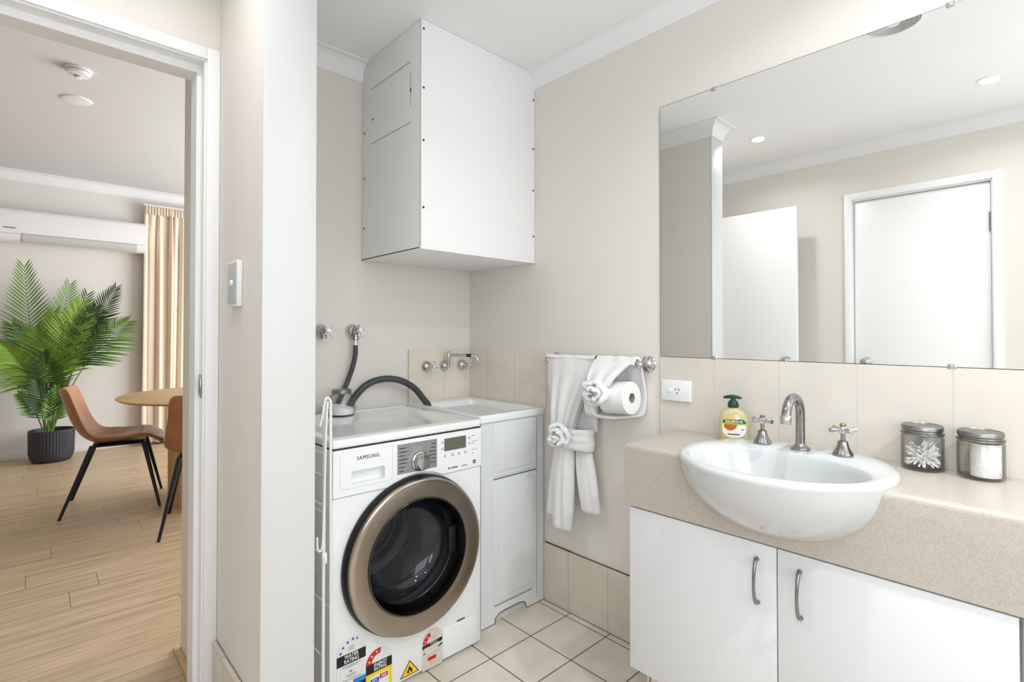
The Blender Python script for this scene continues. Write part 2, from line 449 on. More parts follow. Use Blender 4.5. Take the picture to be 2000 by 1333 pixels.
struct('added_window_3', MB().box(-0.50, LX, -1.22, -0.14, 0.90, 0.94).box(-0.50, LX, -1.22, -0.14, 1.76, 1.80).box(-0.50, LX, -1.22, -1.18, 0.94, 1.76).box(-0.50, LX, -0.18, -0.14, 0.94, 1.76), 'trim')  # invented side window out of view, frame for the side fill light
# living room
struct('wall_far', MB().box(-3.6, 3.6, FY, 6.8, 0, LZ), 'lwall')
struct('wall_living_left', MB().box(-3.6, -3.5, 1.87, FY, 0, LZ), 'lwall')
struct('wall_living_near', MB().box(-3.5, -0.55, 1.77, 1.87, 0, LZ).box(1.781, 3.5, 1.87, 1.97, 0, LZ), 'lwall')
struct('wall_living_right', MB().box(3.5, 3.6, 1.87, 2.8, 0, LZ).box(3.5, 3.6, 5.8, FY, 0, LZ).box(3.5, 3.6, 2.8, 5.8, 2.4, LZ).box(3.5, 3.6, 2.8, 5.8, 0, 0.35), 'lwall')
struct('window_2', MB().box(3.5, 3.55, 2.8, 5.8, 0.35, 0.40).box(3.5, 3.55, 2.8, 5.8, 2.35, 2.4).box(3.5, 3.55, 2.8, 2.85, 0.4, 2.35).box(3.5, 3.55, 5.75, 5.8, 0.4, 2.35).box(3.5, 3.55, 4.28, 4.33, 0.4, 2.35), 'trim')

# white end panel of the nib wall
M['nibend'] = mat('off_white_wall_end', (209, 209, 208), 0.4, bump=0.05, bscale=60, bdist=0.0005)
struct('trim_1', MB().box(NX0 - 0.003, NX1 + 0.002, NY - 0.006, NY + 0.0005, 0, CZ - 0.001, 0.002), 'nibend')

# cornices
def sweep(path, prof, z, closed=False):
    mb = MB(); P = [Vector((x, y)) for x, y in path]; rows = []
    for i, p in enumerate(P):
        ns = []
        if i > 0: d = (P[i] - P[i - 1]).normalized(); ns.append(Vector((d.y, -d.x)))
        if i < len(P) - 1: d = (P[i + 1] - P[i]).normalized(); ns.append(Vector((d.y, -d.x)))
        if len(ns) == 2:
            n = (ns[0] + ns[1]).normalized(); n = n / max(0.3, n.dot(ns[0]))
        else: n = ns[0]
        rows.append([mb.bm.verts.new((p.x + n.x * d_, p.y + n.y * d_, z + h)) for d_, h in prof])
    k = len(prof)
    for A, B in zip(rows, rows[1:]):
        for j in range(k): mb.bm.faces.new((A[j], A[(j + 1) % k], B[(j + 1) % k], B[j]))
    mb.bm.faces.new(rows[0]); mb.bm.faces.new(rows[-1][::-1])
    return mb
def cove(w_, h_):
    pr = [(-0.002, 0.002), (-0.002, -h_), (0.005, -h_)]
    for i in range(9):
        a = i / 8 * pi / 2
        pr.append((0.007 + (w_ - 0.013) * (1 - cos(a)), -h_ + 0.005 + (h_ - 0.011) * sin(a)))
    pr += [(w_ - 0.001, -0.006), (w_, 0.002)]
    return pr
struct('trim_2', sweep([(RX, 1.650), (RX, -1.4), (LX, -1.4), (LX, DY), (NX0, DY), (NX0, NY - 0.006), (NX1, NY - 0.006), (NX1, BY), (1.070, BY)], cove(0.062, 0.076), CZ), 'cov', ang=25)
struct('trim_3', sweep([(0.41, 1.87), (-3.5, 1.87), (-3.5, FY), (3.5, FY), (3.5, 1.97)], cove(0.075, 0.092), LZ), 'cov', ang=25)

# doorway frame (bathroom side architrave, rebated jamb, living room side architrave)
def doorframe():
    mb = MB(); x0, x1 = -0.252, 0.378; zt = 2.000
    # rebated jamb
    mb.box(x1, 0.392, DY - 0.004, 1.874, 0, zt + 0.014).box(-0.266, x0, DY - 0.004, 1.874, 0, zt + 0.014).box(x0, x1, DY - 0.004, 1.874, zt, zt + 0.014)
    # stops
    mb.box(0.366, x1, 1.802, 1.8739, 0, zt).box(x0, x0 + 0.012, 1.802, 1.8739, 0, zt).box(x0 + 0.012, 0.366, 1.802, 1.874, zt - 0.022, zt, 0.0)
    for ya, yb in ((DY - 0.014, DY - 0.0005), (1.871, 1.884)):
        mb.box(x1 + 0.005, NX0 - 0.0005, ya, yb, 0, zt + 0.040, 0.002)
        mb.box(x0 - 0.041, x0 - 0.005, ya, yb, 0, zt + 0.040, 0.002)
        mb.box(x0 - 0.005, x1 + 0.005, ya, yb, zt + 0.005, zt + 0.040, 0.002)
    return mb
fr = struct('trim_4', doorframe(), 'trim')
struct('strike_plate', MB().box(0.3755, 0.3785, 1.768, 1.796, 0.985, 1.055, 0.0006).box(0.372, 0.379, 1.764, 1.769, 0.995, 1.045, 0.001), 'chromed', fr)
struct('latch_hole', MB().box(0.3740, 0.3757, 1.770, 1.788, 0.998, 1.040), 'black', fr)

def knob(mb, p, d):
    m = Matrix.Translation(p) @ Vector((0, 0, 1)).rotation_difference(Vector(d)).to_matrix().to_4x4()
    mb.lathe([(0, 0), (0.030, 0), (0.030, 0.004), (0.022, 0.009), (0.010, 0.012), (0.010, 0.030), (0.020, 0.036), (0.026, 0.046), (0.025, 0.056), (0.016, 0.063), (0, 0.065)], m, 28)
    return mb
# open door leaf, swung into the bathroom beside the left wall
d1 = struct('door_1', MB().box(-0.270, -0.237, 1.163, 1.742, 0.008, 1.998, 0.001), 'trim')
struct('door_handle', knob(MB(), (-0.237, 1.222, 1.000), (1, 0, 0)), 'chrome', d1)
struct('hinge', MB().tube([(-0.262, 1.746, 0.25), (-0.262, 1.746, 0.34)], 0.006), 'chromed', d1)
struct('hinge', MB().tube([(-0.262, 1.746, 1.70), (-0.262, 1.746, 1.79)], 0.006), 'chromed', d1)
# closed door in the left wall
d2 = struct('door_2', MB().box(-0.500, -0.468, 0.262, 0.898, 0.008, 2.008, 0.001), 'trim')
struct('door_handle', knob(MB(), (-0.468, 0.835, 1.000), (1, 0, 0)), 'chrome', d2)
struct('hinge', MB().tube([(-0.462, 0.262, 1.74), (-0.462, 0.262, 1.84)], 0.007), 'chromed', d2)
struct('trim_5', MB().box(-0.52, LX + 0.002, 0.245, 0.258, 0, 2.012).box(-0.52, LX + 0.002, 0.902, 0.915, 0, 2.012).box(-0.52, LX + 0.002, 0.245, 0.915, 2.012, 2.03)
       .box(LX, LX + 0.014, 0.214, 0.252, 0, 2.062, 0.002).box(LX, LX + 0.014, 0.908, 0.946, 0, 2.062, 0.002).box(LX, LX + 0.014, 0.252, 0.908, 2.020, 2.062, 0.002), 'trim')

# wall tiles
struct('trim_6', MB().box(RX - 0.008, RX, -0.9, 1.000, 0.80, 1.094), 'splash')
struct('trim_7', MB().box(RX - 0.006, RX, 1.569, BY, 0.80, 1.102), 'tsplash_r')
struct('trim_8', MB().box(1.310, RX - 0.006, BY - 0.006, BY, 0.80, 1.102), 'tsplash_b')
struct('trim_9', MB().box(RX - 0.007, RX, -1.4, BY, 0.0005, 0.253), 'wains')
struct('trim_10', MB().box(NX0 - 0.012, NX0 - 0.003, NY + 0.0, DY - 0.014, 0.0005, 0.245, 0.001).box(NX0 - 0.014, NX0 - 0.003, NY + 0.0, DY - 0.014, 0.245, 0.256, 0.001), 'wains')
struct('trim_11', MB().box(LX, LX + 0.008, -1.4, 0.213, 0.0005, 0.253).box(LX, LX + 0.008, 0.947, DY, 0.0005, 0.253), 'wains')
struct('trim_12', MB().box(RX - 0.0072, RX - 0.0005, 1.43, 1.575, 0.253, 0.2555).box(RX - 0.0072, RX - 0.0005, 0.905, 1.43, 0.253, 0.2540), 'dark')
# living room skirtings
struct('baseboard_nib', MB().box(NX0 - 0.022, NX0, 1.888, 2.272, 0, 0.014, 0.003).box(NX0, 3.5, 2.25, 2.272, 0, 0.014, 0.003), 'oaktrim')
struct('baseboard_far', MB().box(-3.5, 3.5, FY - 0.012, FY, 0, 0.07, 0.003), 'lwall')

# ================================================================ BATHROOM: boxed cupboard at the ceiling
cb = thing('boxed_cupboard', 'white painted box cupboard fixed in the corner under the bathroom ceiling', 'cupboard', (1.37, 1.88, 1.498))
cx0, cy0 = 1.070, 1.643
part('front_panel', MB().box(cx0 + 0.0, RX - 0.001, cy0, cy0 + 0.012, 1.498, CZ - 0.001, 0.0012), 'panel', cb)
sp = part('side_panel', MB().box(cx0, cx0 + 0.012, cy0 + 0.0135, BY - 0.001, 1.503, CZ - 0.001, 0.001), 'panel', cb)
part('bottom_panel', MB().box(cx0 + 0.001, RX - 0.001, cy0 + 0.0125, BY - 0.001, 1.499, 1.5025, 0.0005), 'panel', cb)
part('bottom_gap', MB().box(cx0 - 0.0004, cx0 + 0.002, cy0 + 0.014, BY - 0.002, 1.5027, 1.5055), 'dark', cb)
part('access_hatch_line', MB().box(cx0 - 0.0004, cx0 + 0.002, 1.72, 2.03, 1.9965, 1.9985).box(cx0 - 0.0004, cx0 + 0.002, 1.72, 2.03, 2.2335, 2.2355).box(cx0 - 0.0004, cx0 + 0.002, 1.718, 1.7195, 2.06, 2.2), 'dark', sp, label='thin dark seam of the access hatch')
part('chipped_mark', MB().ball((cx0, 1.719, 2.125), 0.006, (0.15, 1, 2), 1), mat('brown_chip', (90, 60, 44), 0.8), sp, label='small brown chip beside the hatch')
for z in (1.655, 1.91, 2.11, 2.335):
    part('screw', MB().lathe([(0, 0.0012), (0.0042, 0.001), (0.0048, 0)], face_y(cx0 + 0.010, cy0, z), 12), 'dark', cb)
for z in (1.62, 1.83, 2.02, 2.245):
    part('screw', MB().lathe([(0, 0.0012), (0.0042, 0.001), (0.0048, 0)], face_y(RX - 0.010, cy0, z), 12), 'dark', cb)
for y, z in ((2.02, 2.10), (2.095, 1.86), (2.095, 2.06), (2.095, 1.64)):
    part('screw', MB().lathe([(0, 0.0012), (0.0042, 0.001), (0.0048, 0)], face_x(cx0, y, z), 12), 'dark', cb)

# ================================================================ mirror
mi = thing('wall_mirror', 'large frameless mirror on the right wall above the basin', 'mirror', (1.678, 0.37, 1.094))
part('mirror_glass', MB().box(1.6755, RX - 0.0005, -0.30, 0.999, 1.0955, 2.004), 'mirror', mi)
part('mirror_edge', MB().box(1.6762, RX - 0.0004, 0.999, 1.0005, 1.0955, 2.004).box(1.6762, RX - 0.0004, -0.30, 1.0005, 2.004, 2.0055).box(1.674, RX - 0.0004, -0.30, 1.0005, 1.0930, 1.0957), 'black', mi)
for y, z in ((0.795, 2.003), (0.184, 2.003), (0.799, 1.097), (0.188, 1.097)):
    s_ = 1 if z < 1.5 else -1
    part('mirror_clip', MB().box(1.6715, 1.6755, y - 0.009, y + 0.009, z - 0.006, z + 0.006, 0.001), 'chrome', mi)

# ================================================================ power point, switch
po = thing('power_outlet', 'white single power point on the tiles at the left end of the splashback', 'power outlet', (1.673, 0.934, 0.976))
part('faceplate', MB().box(1.664, 1.673, 0.8765, 0.9905, 0.940, 1.013, 0.003), 'plastic', po)
part('rocker_switch', MB().lathe([(0, 0.005), (0.007, 0.0045), (0.0085, 0.002), (0.0085, 0)], face_x(1.664, 0.957, 0.977), 20), 'plastic', po)
def slot(cy, cz, a):
    return MB().box(-0.0011, 0.0011, -0.0045, 0.0045, 0, 0.0005, mx=face_x(1.6641, cy, cz) @ Matrix.Rotation(a, 4, 'Z'))
part('socket_slot', slot(0.934, 0.981, -0.5), 'black', po)
part('socket_slot', slot(0.921, 0.981, 0.5), 'black', po)
part('socket_slot', slot(0.9275, 0.968, 0), 'black', po)

ls = thing('light_switch', 'white wall switch plate on the narrow wall beside the doorway', 'light switch', (NX0, 1.57, 1.315))
part('faceplate', MB().box(0.405, NX0 - 0.0005, 1.512, 1.603, 1.253, 1.378, 0.002), 'plastic', ls)
part('grey_insert', MB().box(0.4035, 0.4055, 1.518, 1.597, 1.259, 1.372, 0.001), mat('pale_grey_insert', (186, 190, 186), 0.4), ls)
part('rocker', MB().lathe([(0, 0.006), (0.007, 0.005), (0.009, 0)], face_x(0.4035, 1.557, 1.318), 20), 'plastic', ls)

# ================================================================ VANITY
BC = (1.4125, 0.499); BA, BB = 0.243, 0.247
def b_outer(t, a, sc=1.0):      # t 0 rim .. 1 bottom ; returns world point
    d = t
    r = (1 - d ** 2.2) ** 0.5
    z = 0.842 - 0.184 * d
    cxx = BC[0] + 0.045 * d
    return Vector((cxx + BA * r * sc * cos(a), BC[1] + BB * r * sc * sin(a), z))
cut = MB()
NA = 64
def cfn(u, v):
    a = 2 * pi * v
    if u < 0.12: return Vector((BC[0] + BA * 0.985 * cos(a), BC[1] + BB * 0.985 * sin(a), 0.90 - u / 0.12 * 0.06))
    t = (u - 0.12) / 0.88
    p = b_outer(min(t, 0.985), a, 0.985); return p
cut.grid(cfn, 22, NA, cv=True, capu=True)
ct = MB()
ct.box(1.331, RX - 0.0085, -0.35, 0.921, 0.6585, 0.842)
es = [e for e in ct.bm.edges if (all(abs(v.co.x - 1.331) < 1e-4 and abs(v.co.z - 0.842) < 1e-4 for v in e.verts))]
bmesh.ops.bevel(ct.bm, geom=es, offset=0.014, segments=5, profile=0.5, affect='EDGES')
es = [e for e in ct.bm.edges if all(abs(v.co.y - 0.921) < 1e-4 for v in e.verts) and all(v.co.z > 0.82 for v in e.verts)]
bmesh.ops.bevel(ct.bm, geom=es, offset=0.003, segments=2, profile=0.5, affect='EDGES')
ctm = boolean(ct, cut)
solo('vanity_counter', ctm, 'stone', 'speckled beige vanity counter with a deep apron around the basin', 'countertop')

va = thing('vanity_cabinet', 'white two-door vanity cabinet below the speckled counter', 'cabinet', (1.50, 0.48, 0.0))
part('carcass', MB().box(1.353, RX - 0.008, 0.062, 0.903, 0.171, 0.655, 0.001), 'lam', va)
part('plinth', MB().box(1.42, RX - 0.008, 0.10, 0.899, 0.0, 0.171), 'ftile', va)
for ya, yb, hy in ((0.4825, 0.9035, 0.526), (0.0595, 0.4795, 0.428)):
    dr = part('door', MB().box(1.335, 1.352, ya, yb, 0.171, 0.6535, 0.001), 'lam', va)
    hp = smooth_curve([(1.335, hy + 0.002, 0.615), (1.322, hy + 0.001, 0.612), (1.311, hy, 0.590), (1.307, hy - 0.002 * 0, 0.560), (1.311, hy, 0.530), (1.322, hy, 0.511), (1.335, hy, 0.507)], 6)
    n_ = len(hp)
    part('handle', MB().tube(hp, [0.0036 + 0.0022 * abs(2 * i / (n_ - 1) - 1) ** 1.5 for i in range(n_)], 12), 'satin', dr)
solo('filler_panel', MB().box(1.352, 1.372, -0.34, 0.056, 0.0, 0.6535, 0.001), 'filler', 'greyish panel at the right end of the vanity below the counter', 'panel')

# basin
def basin():
    mb = MB()
    prof = []            # list of functions giving ring at angle
    rings = []
    def ring(fn): rings.append([mb.bm.verts.new(fn(2 * pi * k / 72)) for k in range(72)])
    for i in range(14, 0, -1):
        t = i / 14 * 0.995; ring(lambda a, t=t: b_outer(t, a))
    ring(lambda a: b_outer(0.0, a))
    ring(lambda a: Vector((BC[0] + (BA + 0.002) * cos(a), BC[1] + (BB + 0.002) * sin(a), 0.850)))
    ring(lambda a: Vector((BC[0] + (BA - 0.003) * cos(a), BC[1] + (BB - 0.003) * sin(a), 0.8570)))
    ring(lambda a: Vector((BC[0] + (BA - 0.010) * cos(a), BC[1] + (BB - 0.010) * sin(a), 0.8600)))
    ic = (1.358, 0.50); ia, ib = 0.158, 0.212
    def inner(a, s_, z):
        # front edge follows the rim, the back edge is flatter to leave a tap deck
        c = cos(a); ia_ = ia if c < 0 else ia * 0.90
        return Vector((ic[0] + ia_ * s_ * c + (1 - s_) * 0.03, ic[1] + ib * s_ * sin(a), z))
    for s_, z in ((1.0, 0.8585), (0.975, 0.855), (0.95, 0.845), (0.92, 0.825), (0.87, 0.795), (0.78, 0.762), (0.64, 0.736), (0.45, 0.721), (0.22, 0.714), (0.08, 0.711)):
        ring(lambda a, s_=s_, z=z: inner(a, s_, z))
    for A, B in zip(rings, rings[1:]):
        for k in range(72): mb.bm.faces.new((A[k], A[(k + 1) % 72], B[(k + 1) % 72], B[k]))
    mb.bm.faces.new(rings[0]); mb.bm.faces.new(rings[-1][::-1])
    return mb
ba = thing('wash_basin', 'white ceramic semi-recessed oval basin set into the speckled counter', 'basin', (BC[0], BC[1], 0.69))
part('bowl', basin(), 'ceramic', ba, ang=50)
part('drain', MB().lathe([(0, 0.003), (0.018, 0.003), (0.022, 0.001), (0.022, -0.002)], Matrix.Translation((1.386, 0.50, 0.7125)), 24), 'chrome', ba)

def cross(mb, m, arm=0.030, z=0.0, r=0.0048, rot=0.0):
    for k in range(4):
        a = rot + k * pi / 2
        c, s_ = cos(a), sin(a)
        pts = [m @ Vector((c * q, s_ * q, z)) for q in (0.004, 0.014, 0.020, arm - 0.001, arm)]
        mb.tube(pts, [r * 0.8, r * 0.75, r * 0.85, r * 1.25, r * 1.0], 12)
def basin_tap(y, brass, rot, lab):
    t = thing('basin_tap', lab, 'tap', (1.556, y, 0.860))
    part('base', MB().lathe([(0, 0), (0.0235, 0), (0.0245, 0.003), (0.0225, 0.008), (0.0165, 0.018), (0.0125, 0.030), (0.0115, 0.037), (0.008, 0.039), (0.0055, 0.040), (0.0050, 0.058), (0, 0.058)], Matrix.Translation((1.556, y, 0.860)), 32), 'chromed', t)
    mb = MB(); m = Matrix.Translation((1.556, y, 0.927))
    mb.lathe([(0, -0.010), (0.008, -0.009), (0.0105, -0.003), (0.0105, 0.004), (0.007, 0.008), (0, 0.008)], m, 20)
    cross(mb, m, 0.035, 0, 0.0055, rot)
    part('cross_handle', mb, 'chrome', t)
    h = 0.006 if not brass else 0.008
    part('tap_button', MB().lathe([(0.006, 0), (0.006, h - 0.002), (0.0080, h), (0.0080, h + 0.002), (0.005, h + 0.005), (0, h + 0.005)], Matrix.Translation((1.556, y, 0.931)), 20), 'brass' if brass else 'chromed', t, label='brass button' if brass else None)
basin_tap(0.598, False, radians(66), 'chrome cross-handle basin tap nearest the soap bottle')
basin_tap(0.395, True, radians(50), 'chrome cross-handle basin tap with a brass button, right of the spout')
fa = thing('basin_spout', 'chrome gooseneck spout in the middle of the basin deck', 'spout', (1.556, 0.497, 0.860))
part('base_flange', MB().lathe([(0, 0), (0.0245, 0), (0.0245, 0.004), (0.017, 0.009), (0.0125, 0.014), (0.0115, 0.018), (0, 0.018)], Matrix.Translation((1.556, 0.497, 0.860)), 6 * 5), 'chromed', fa)
sppts = [(1.556, 0.497, 0.868), (1.556, 0.497, 0.90), (1.556, 0.497, 0.955)]
for i in range(1, 15):
    a = i / 14 * radians(166); sppts.append((1.503 + 0.053 * cos(a), 0.497, 0.958 + 0.048 * sin(a)))
sppts.append((1.447, 0.497, 0.952))
part('neck', MB().tube(sppts, 0.0118, 20), 'chromed', fa)
part('aerator', MB().tube([(1.4495, 0.497, 0.962), (1.4475, 0.497, 0.956), (1.4465, 0.497, 0.950), (1.4455, 0.497, 0.941)], [0.0135, 0.0145, 0.0135, 0.0125], 24), 'chrome', fa)

# soap bottle
SB = Matrix.Translation((1.622, 0.712, 0.842)) @ Matrix.Rotation(radians(-68), 4, 'Z')
def soap_xy(a, w_, d_):
    e = 2 / 2.8; c, s_ = cos(a), sin(a)
    return (w_ * math.copysign(abs(c) ** e, c), d_ * math.copysign(abs(s_) ** e, s_))
SP = [(0.0, 0.0, 0.0), (0.036, 0.019, 0.0), (0.040, 0.022, 0.002), (0.0415, 0.023, 0.010), (0.0435, 0.0245, 0.030), (0.0440, 0.025, 0.050), (0.0425, 0.0245, 0.068), (0.038, 0.023, 0.082), (0.030, 0.020, 0.092), (0.020, 0.016, 0.098), (0.014, 0.0135, 0.101), (0.0135, 0.0135, 0.106), (0.0, 0.0, 0.106)]
def soap_wd(z):
    for (w0, d0, z0), (w1, d1, z1) in zip(SP[1:], SP[2:]):
        if z0 <= z <= z1 and z1 > z0:
            f = (z - z0) / (z1 - z0); return w0 + (w1 - w0) * f, d0 + (d1 - d0) * f
    return SP[-2][:2]
so = thing('soap_bottle', 'pump bottle of pale hand soap on the counter left of the basin taps', 'soap bottle', (1.622, 0.712, 0.842), radians(-68))
mb = MB()
rings = []
for w_, d_, z_ in SP:
    if w_ < 1e-6: rings.append([mb.bm.verts.new((0, 0, z_))]); continue
    rings.append([mb.bm.verts.new((*soap_xy(2 * pi * k / 48, w_, d_), z_)) for k in range(48)])
for A, B in zip(rings, rings[1:]):
    for k in range(48):
        q = list(dict.fromkeys([A[k % len(A)], A[(k + 1) % len(A)], B[(k + 1) % len(B)], B[k % len(B)]]))
        if len(q) > 2: mb.bm.faces.new(q)
part('bottle_body', mb, 'soap', so, world=False, ang=50)
def lab_pt(x, z, off):
    w_, d_ = soap_wd(z); q = min(abs(x) / w_, 0.999)
    y = d_ * (1 - q ** 2.8) ** (1 / 2.8)
    return Vector((x, -y - off, z))
def lab_grid(x0, x1, lo, hi, off, nx=20, nz=8):
    def fn(u, v):
        x = x0 + (x1 - x0) * u; a, b = lo(x), hi(x); return lab_pt(x, a + (b - a) * v, off)
    return MB().grid(fn, nx, nz)
XL, XR_ = -0.031, 0.037
def arc(x, c, hw, base, h, p=2.2): return base + h * max(0.0, 1 - (abs(x - c) / hw) ** p) ** (1 / p)
lo_w = lambda x: 0.040 - arc(x, 0.003, 0.0345, 0, 0.029)
hi_w = lambda x: 0.055 + arc(x, 0.003, 0.0345, 0, 0.020)
lb = part('front_label', lab_grid(XL, XR_, lo_w, hi_w, 0.0005, 30, 14), 'lab_w', so, world=False, label='white, green and orange printed label')
part('label_green_band', lab_grid(XL, XR_, lambda x: 0.058 - x * 0.03, lambda x: max(0.0585 - x * 0.03, min(hi_w(x), 0.0705) if x > 0.012 else min(hi_w(x), 0.068)), 0.0008), 'lab_g', lb, world=False)
part('label_lime_stripe', lab_grid(XL + 0.0005, XR_ - 0.0005, lambda x: 0.0535 - x * 0.03, lambda x: 0.0578 - x * 0.03, 0.0008, 20, 3), 'lab_l', lb, world=False)
part('label_flower', lab_grid(-0.026, 0.018, lambda x: 0.0525 - 0.018 * max(0, 1 - ((x + 0.008) / 0.02) ** 2) ** 0.6 - 0.0012 * sin(x * 1400), lambda x: 0.0535 - x * 0.03, 0.0010, 30, 6), 'lab_o', lb, world=False)
part('label_honey_arc', lab_grid(-0.022, 0.011, lambda x: 0.0682, lambda x: max(0.0683, 0.0745 - ((x + 0.003) / 0.02) ** 2 * 0.005), 0.0011, 16, 4), 'lab_y', lb, world=False)
part('label_strip', lab_grid(-0.016, 0.019, lambda x: 0.0215, lambda x: 0.0245, 0.0009, 10, 2), 'ink', lb, world=False)
part('label_fine_print', lab_grid(0.022, 0.032, lambda x: 0.0375, lambda x: 0.0400, 0.0009, 4, 2), 'greyink', lb, world=False)
part('label_lettering', text_mesh('PALMOLIVE', 0.0098, Matrix.Translation((0.003, -0.0262, 0.0625)) @ Matrix.Rotation(pi / 2, 4, 'X'), 0.0003, 0.0002), 'lab_w', lb, world=False)
mb = MB().lathe([(0, 0.104), (0.0155, 0.104), (0.0165, 0.107), (0.0160, 0.116), (0.012, 0.124), (0.008, 0.127), (0.0065, 0.136), (0, 0.136)], None, 28)
part('pump_collar', mb, 'dgreen', so, world=False)
hd = []
for i in range(13):
    q = -1 + 2 * i / 12; hd.append((q * 0.027 - 0.002, -0.001, 0.1375 - 0.0045 * q * q))
part('pump_head', MB().tube(hd, [0.002 + 0.004 * sqrt(max(0, 1 - (2 * i / 12 - 1) ** 2)) for i in range(13)], 14).tube([(0, 0, 0.130), (0, 0, 0.140)], 0.008, 18), 'dgreen', so, world=False)

# counter jars
def jar(name, label, loc, r=0.043, h=0.088):
    t = thing(name, label, 'jar', loc)
    T = Matrix.Translation(loc)
    part('glass_body', MB().lathe([(0, 0), (r - 0.006, 0), (r - 0.001, 0.003), (r, 0.008), (r, h - 0.006), (r - 0.003, h), (r - 0.0045, h), (r - 0.0055, h - 0.004), (r - 0.0028, h - 0.010), (r - 0.0028, 0.010), (r - 0.006, 0.006), (0, 0.006)], T, 56), 'glass', t)
    lid = MB().lathe([(0, h + 0.021), (r - 0.006, h + 0.021), (r - 0.005, h + 0.0225), (r - 0.002, h + 0.0215), (r - 0.0008, h + 0.019), (r - 0.0008, h + 0.011), (r - 0.0035, h + 0.009), (r - 0.0035, h + 0.006), (r + 0.0008, h + 0.0045), (r + 0.0008, h + 0.0005), (r - 0.001, h - 0.001), (r - 0.002, h + 0.002), (r - 0.006, h + 0.016), (0, h + 0.016)], T, 64)
    part('lid', lid, 'tin', t)
    return t
J1, J2 = (1.6215, 0.2405, 0.8422), (1.6205, 0.1330, 0.8422)
jar('glass_jar', 'glass jar of cotton swabs with a dull tin lid on the counter', J1)
t2 = jar('glass_jar', 'glass jar of cotton pads with a dull tin lid at the counter right end', J2)
# raised letters low on the pad jar
for i, ch in enumerate('SCRA'):
    a = radians(180 + 6 + i * 16)
    p = Vector((J2[0] + 0.0432 * cos(a), J2[1] + 0.0432 * sin(a), J2[2] + 0.016))
    m = Matrix.Translation(p) @ Matrix.Rotation(a + pi / 2, 4, 'Z') @ Matrix.Rotation(pi / 2, 4, 'X')
    part('raised_letter', text_mesh(ch, 0.013, m, 0.0006), 'glass', t2)
# cotton swabs
sw = MB(); sw.tube([(0, 0, -0.030), (0, 0, 0.030)], 0.0011, 6)
for s_ in (-1, 1): sw.ball((0, 0, s_ * 0.031), 0.0027, (0.9, 0.9, 2.3), 1)
swm = sw.mesh('cotton_swab')
swo = None
rs = random.Random(5)
cnt = 0
while cnt < 60:
    a = rs.uniform(0, 2 * pi); el = rs.uniform(-0.15, 0.62) if cnt % 5 else rs.uniform(0.6, 1.0)
    hub = Vector((rs.uniform(-0.020, 0.020), rs.uniform(-0.020, 0.020), 0.020 + rs.uniform(-0.010, 0.016)))
    dv = Vector((cos(a) * cos(el), sin(a) * cos(el), sin(el)))
    c = hub + dv * rs.uniform(-0.006, 0.016)
    ok = True
    for s_ in (-1, 1):
        e = c + dv * 0.036 * s_
        if math.hypot(e.x, e.y) > 0.0365 or e.z < 0.0095 or e.z > 0.074: ok = False
    if not ok: continue
    q = Vector((0, 0, 1)).rotation_difference(dv)
    if swo is None:
        swo = solo('cotton_swab', swm, 'cotton', 'white cotton swab in the glass swab jar on the counter', 'cotton swab', 'cotton swabs in the counter jar'); o = swo
    else:
        o = swo.copy(); COL.objects.link(o)
    o.location = Vector(J1) + c; o.rotation_mode = 'QUATERNION'; o.rotation_quaternion = q
    cnt += 1
# cotton pads stacked in the second jar
pdm = MB().lathe([(0, 0.0045), (0.0265, 0.0045), (0.0272, 0.0040), (0.0274, 0.0022), (0.0272, 0.0005), (0.0265, 0), (0, 0)], None, 40).mesh('cotton_pad')
pd0 = None
for i in range(17):
    if pd0 is None: pd0 = solo('cotton_pad', pdm, 'cotton', 'round white cotton pad in the stack inside the right jar', 'cotton pad', 'cotton pads stacked in the counter jar'); o = pd0
    else: o = pd0.copy(); COL.objects.link(o)
    o.location = (J2[0] - 0.002 + rs.uniform(-0.0004, 0.0004), J2[1] - 0.009 + rs.uniform(-0.0004, 0.0004), J2[2] + 0.0065 + i * 0.0045)

# ================================================================ towel rail and towels
rl = thing('towel_rail', 'chrome towel rail on the wall between the tub and the mirror', 'towel rail', (RX, 1.277, 1.066))
RXr, RZ = 1.618, 1.066
for y in (1.050, 1.505):
    part('rosette', MB().lathe([(0, 0), (0.030, 0), (0.0305, 0.004), (0.026, 0.007), (0.0255, 0.011), (0.020, 0.014), (0.0195, 0.017), (0.012, 0.024), (0.009, 0.032), (0.0085, 0.048), (0.012, 0.054), (0.0135, 0.063), (0.012, 0.072), (0.006, 0.077), (0, 0.078)], face_x(RX, y, RZ), 36), 'chrome', rl)
part('rail', MB().tube([(RXr, 1.505, RZ), (RXr, 1.050, RZ)], 0.0075, 16), 'chrome', rl)

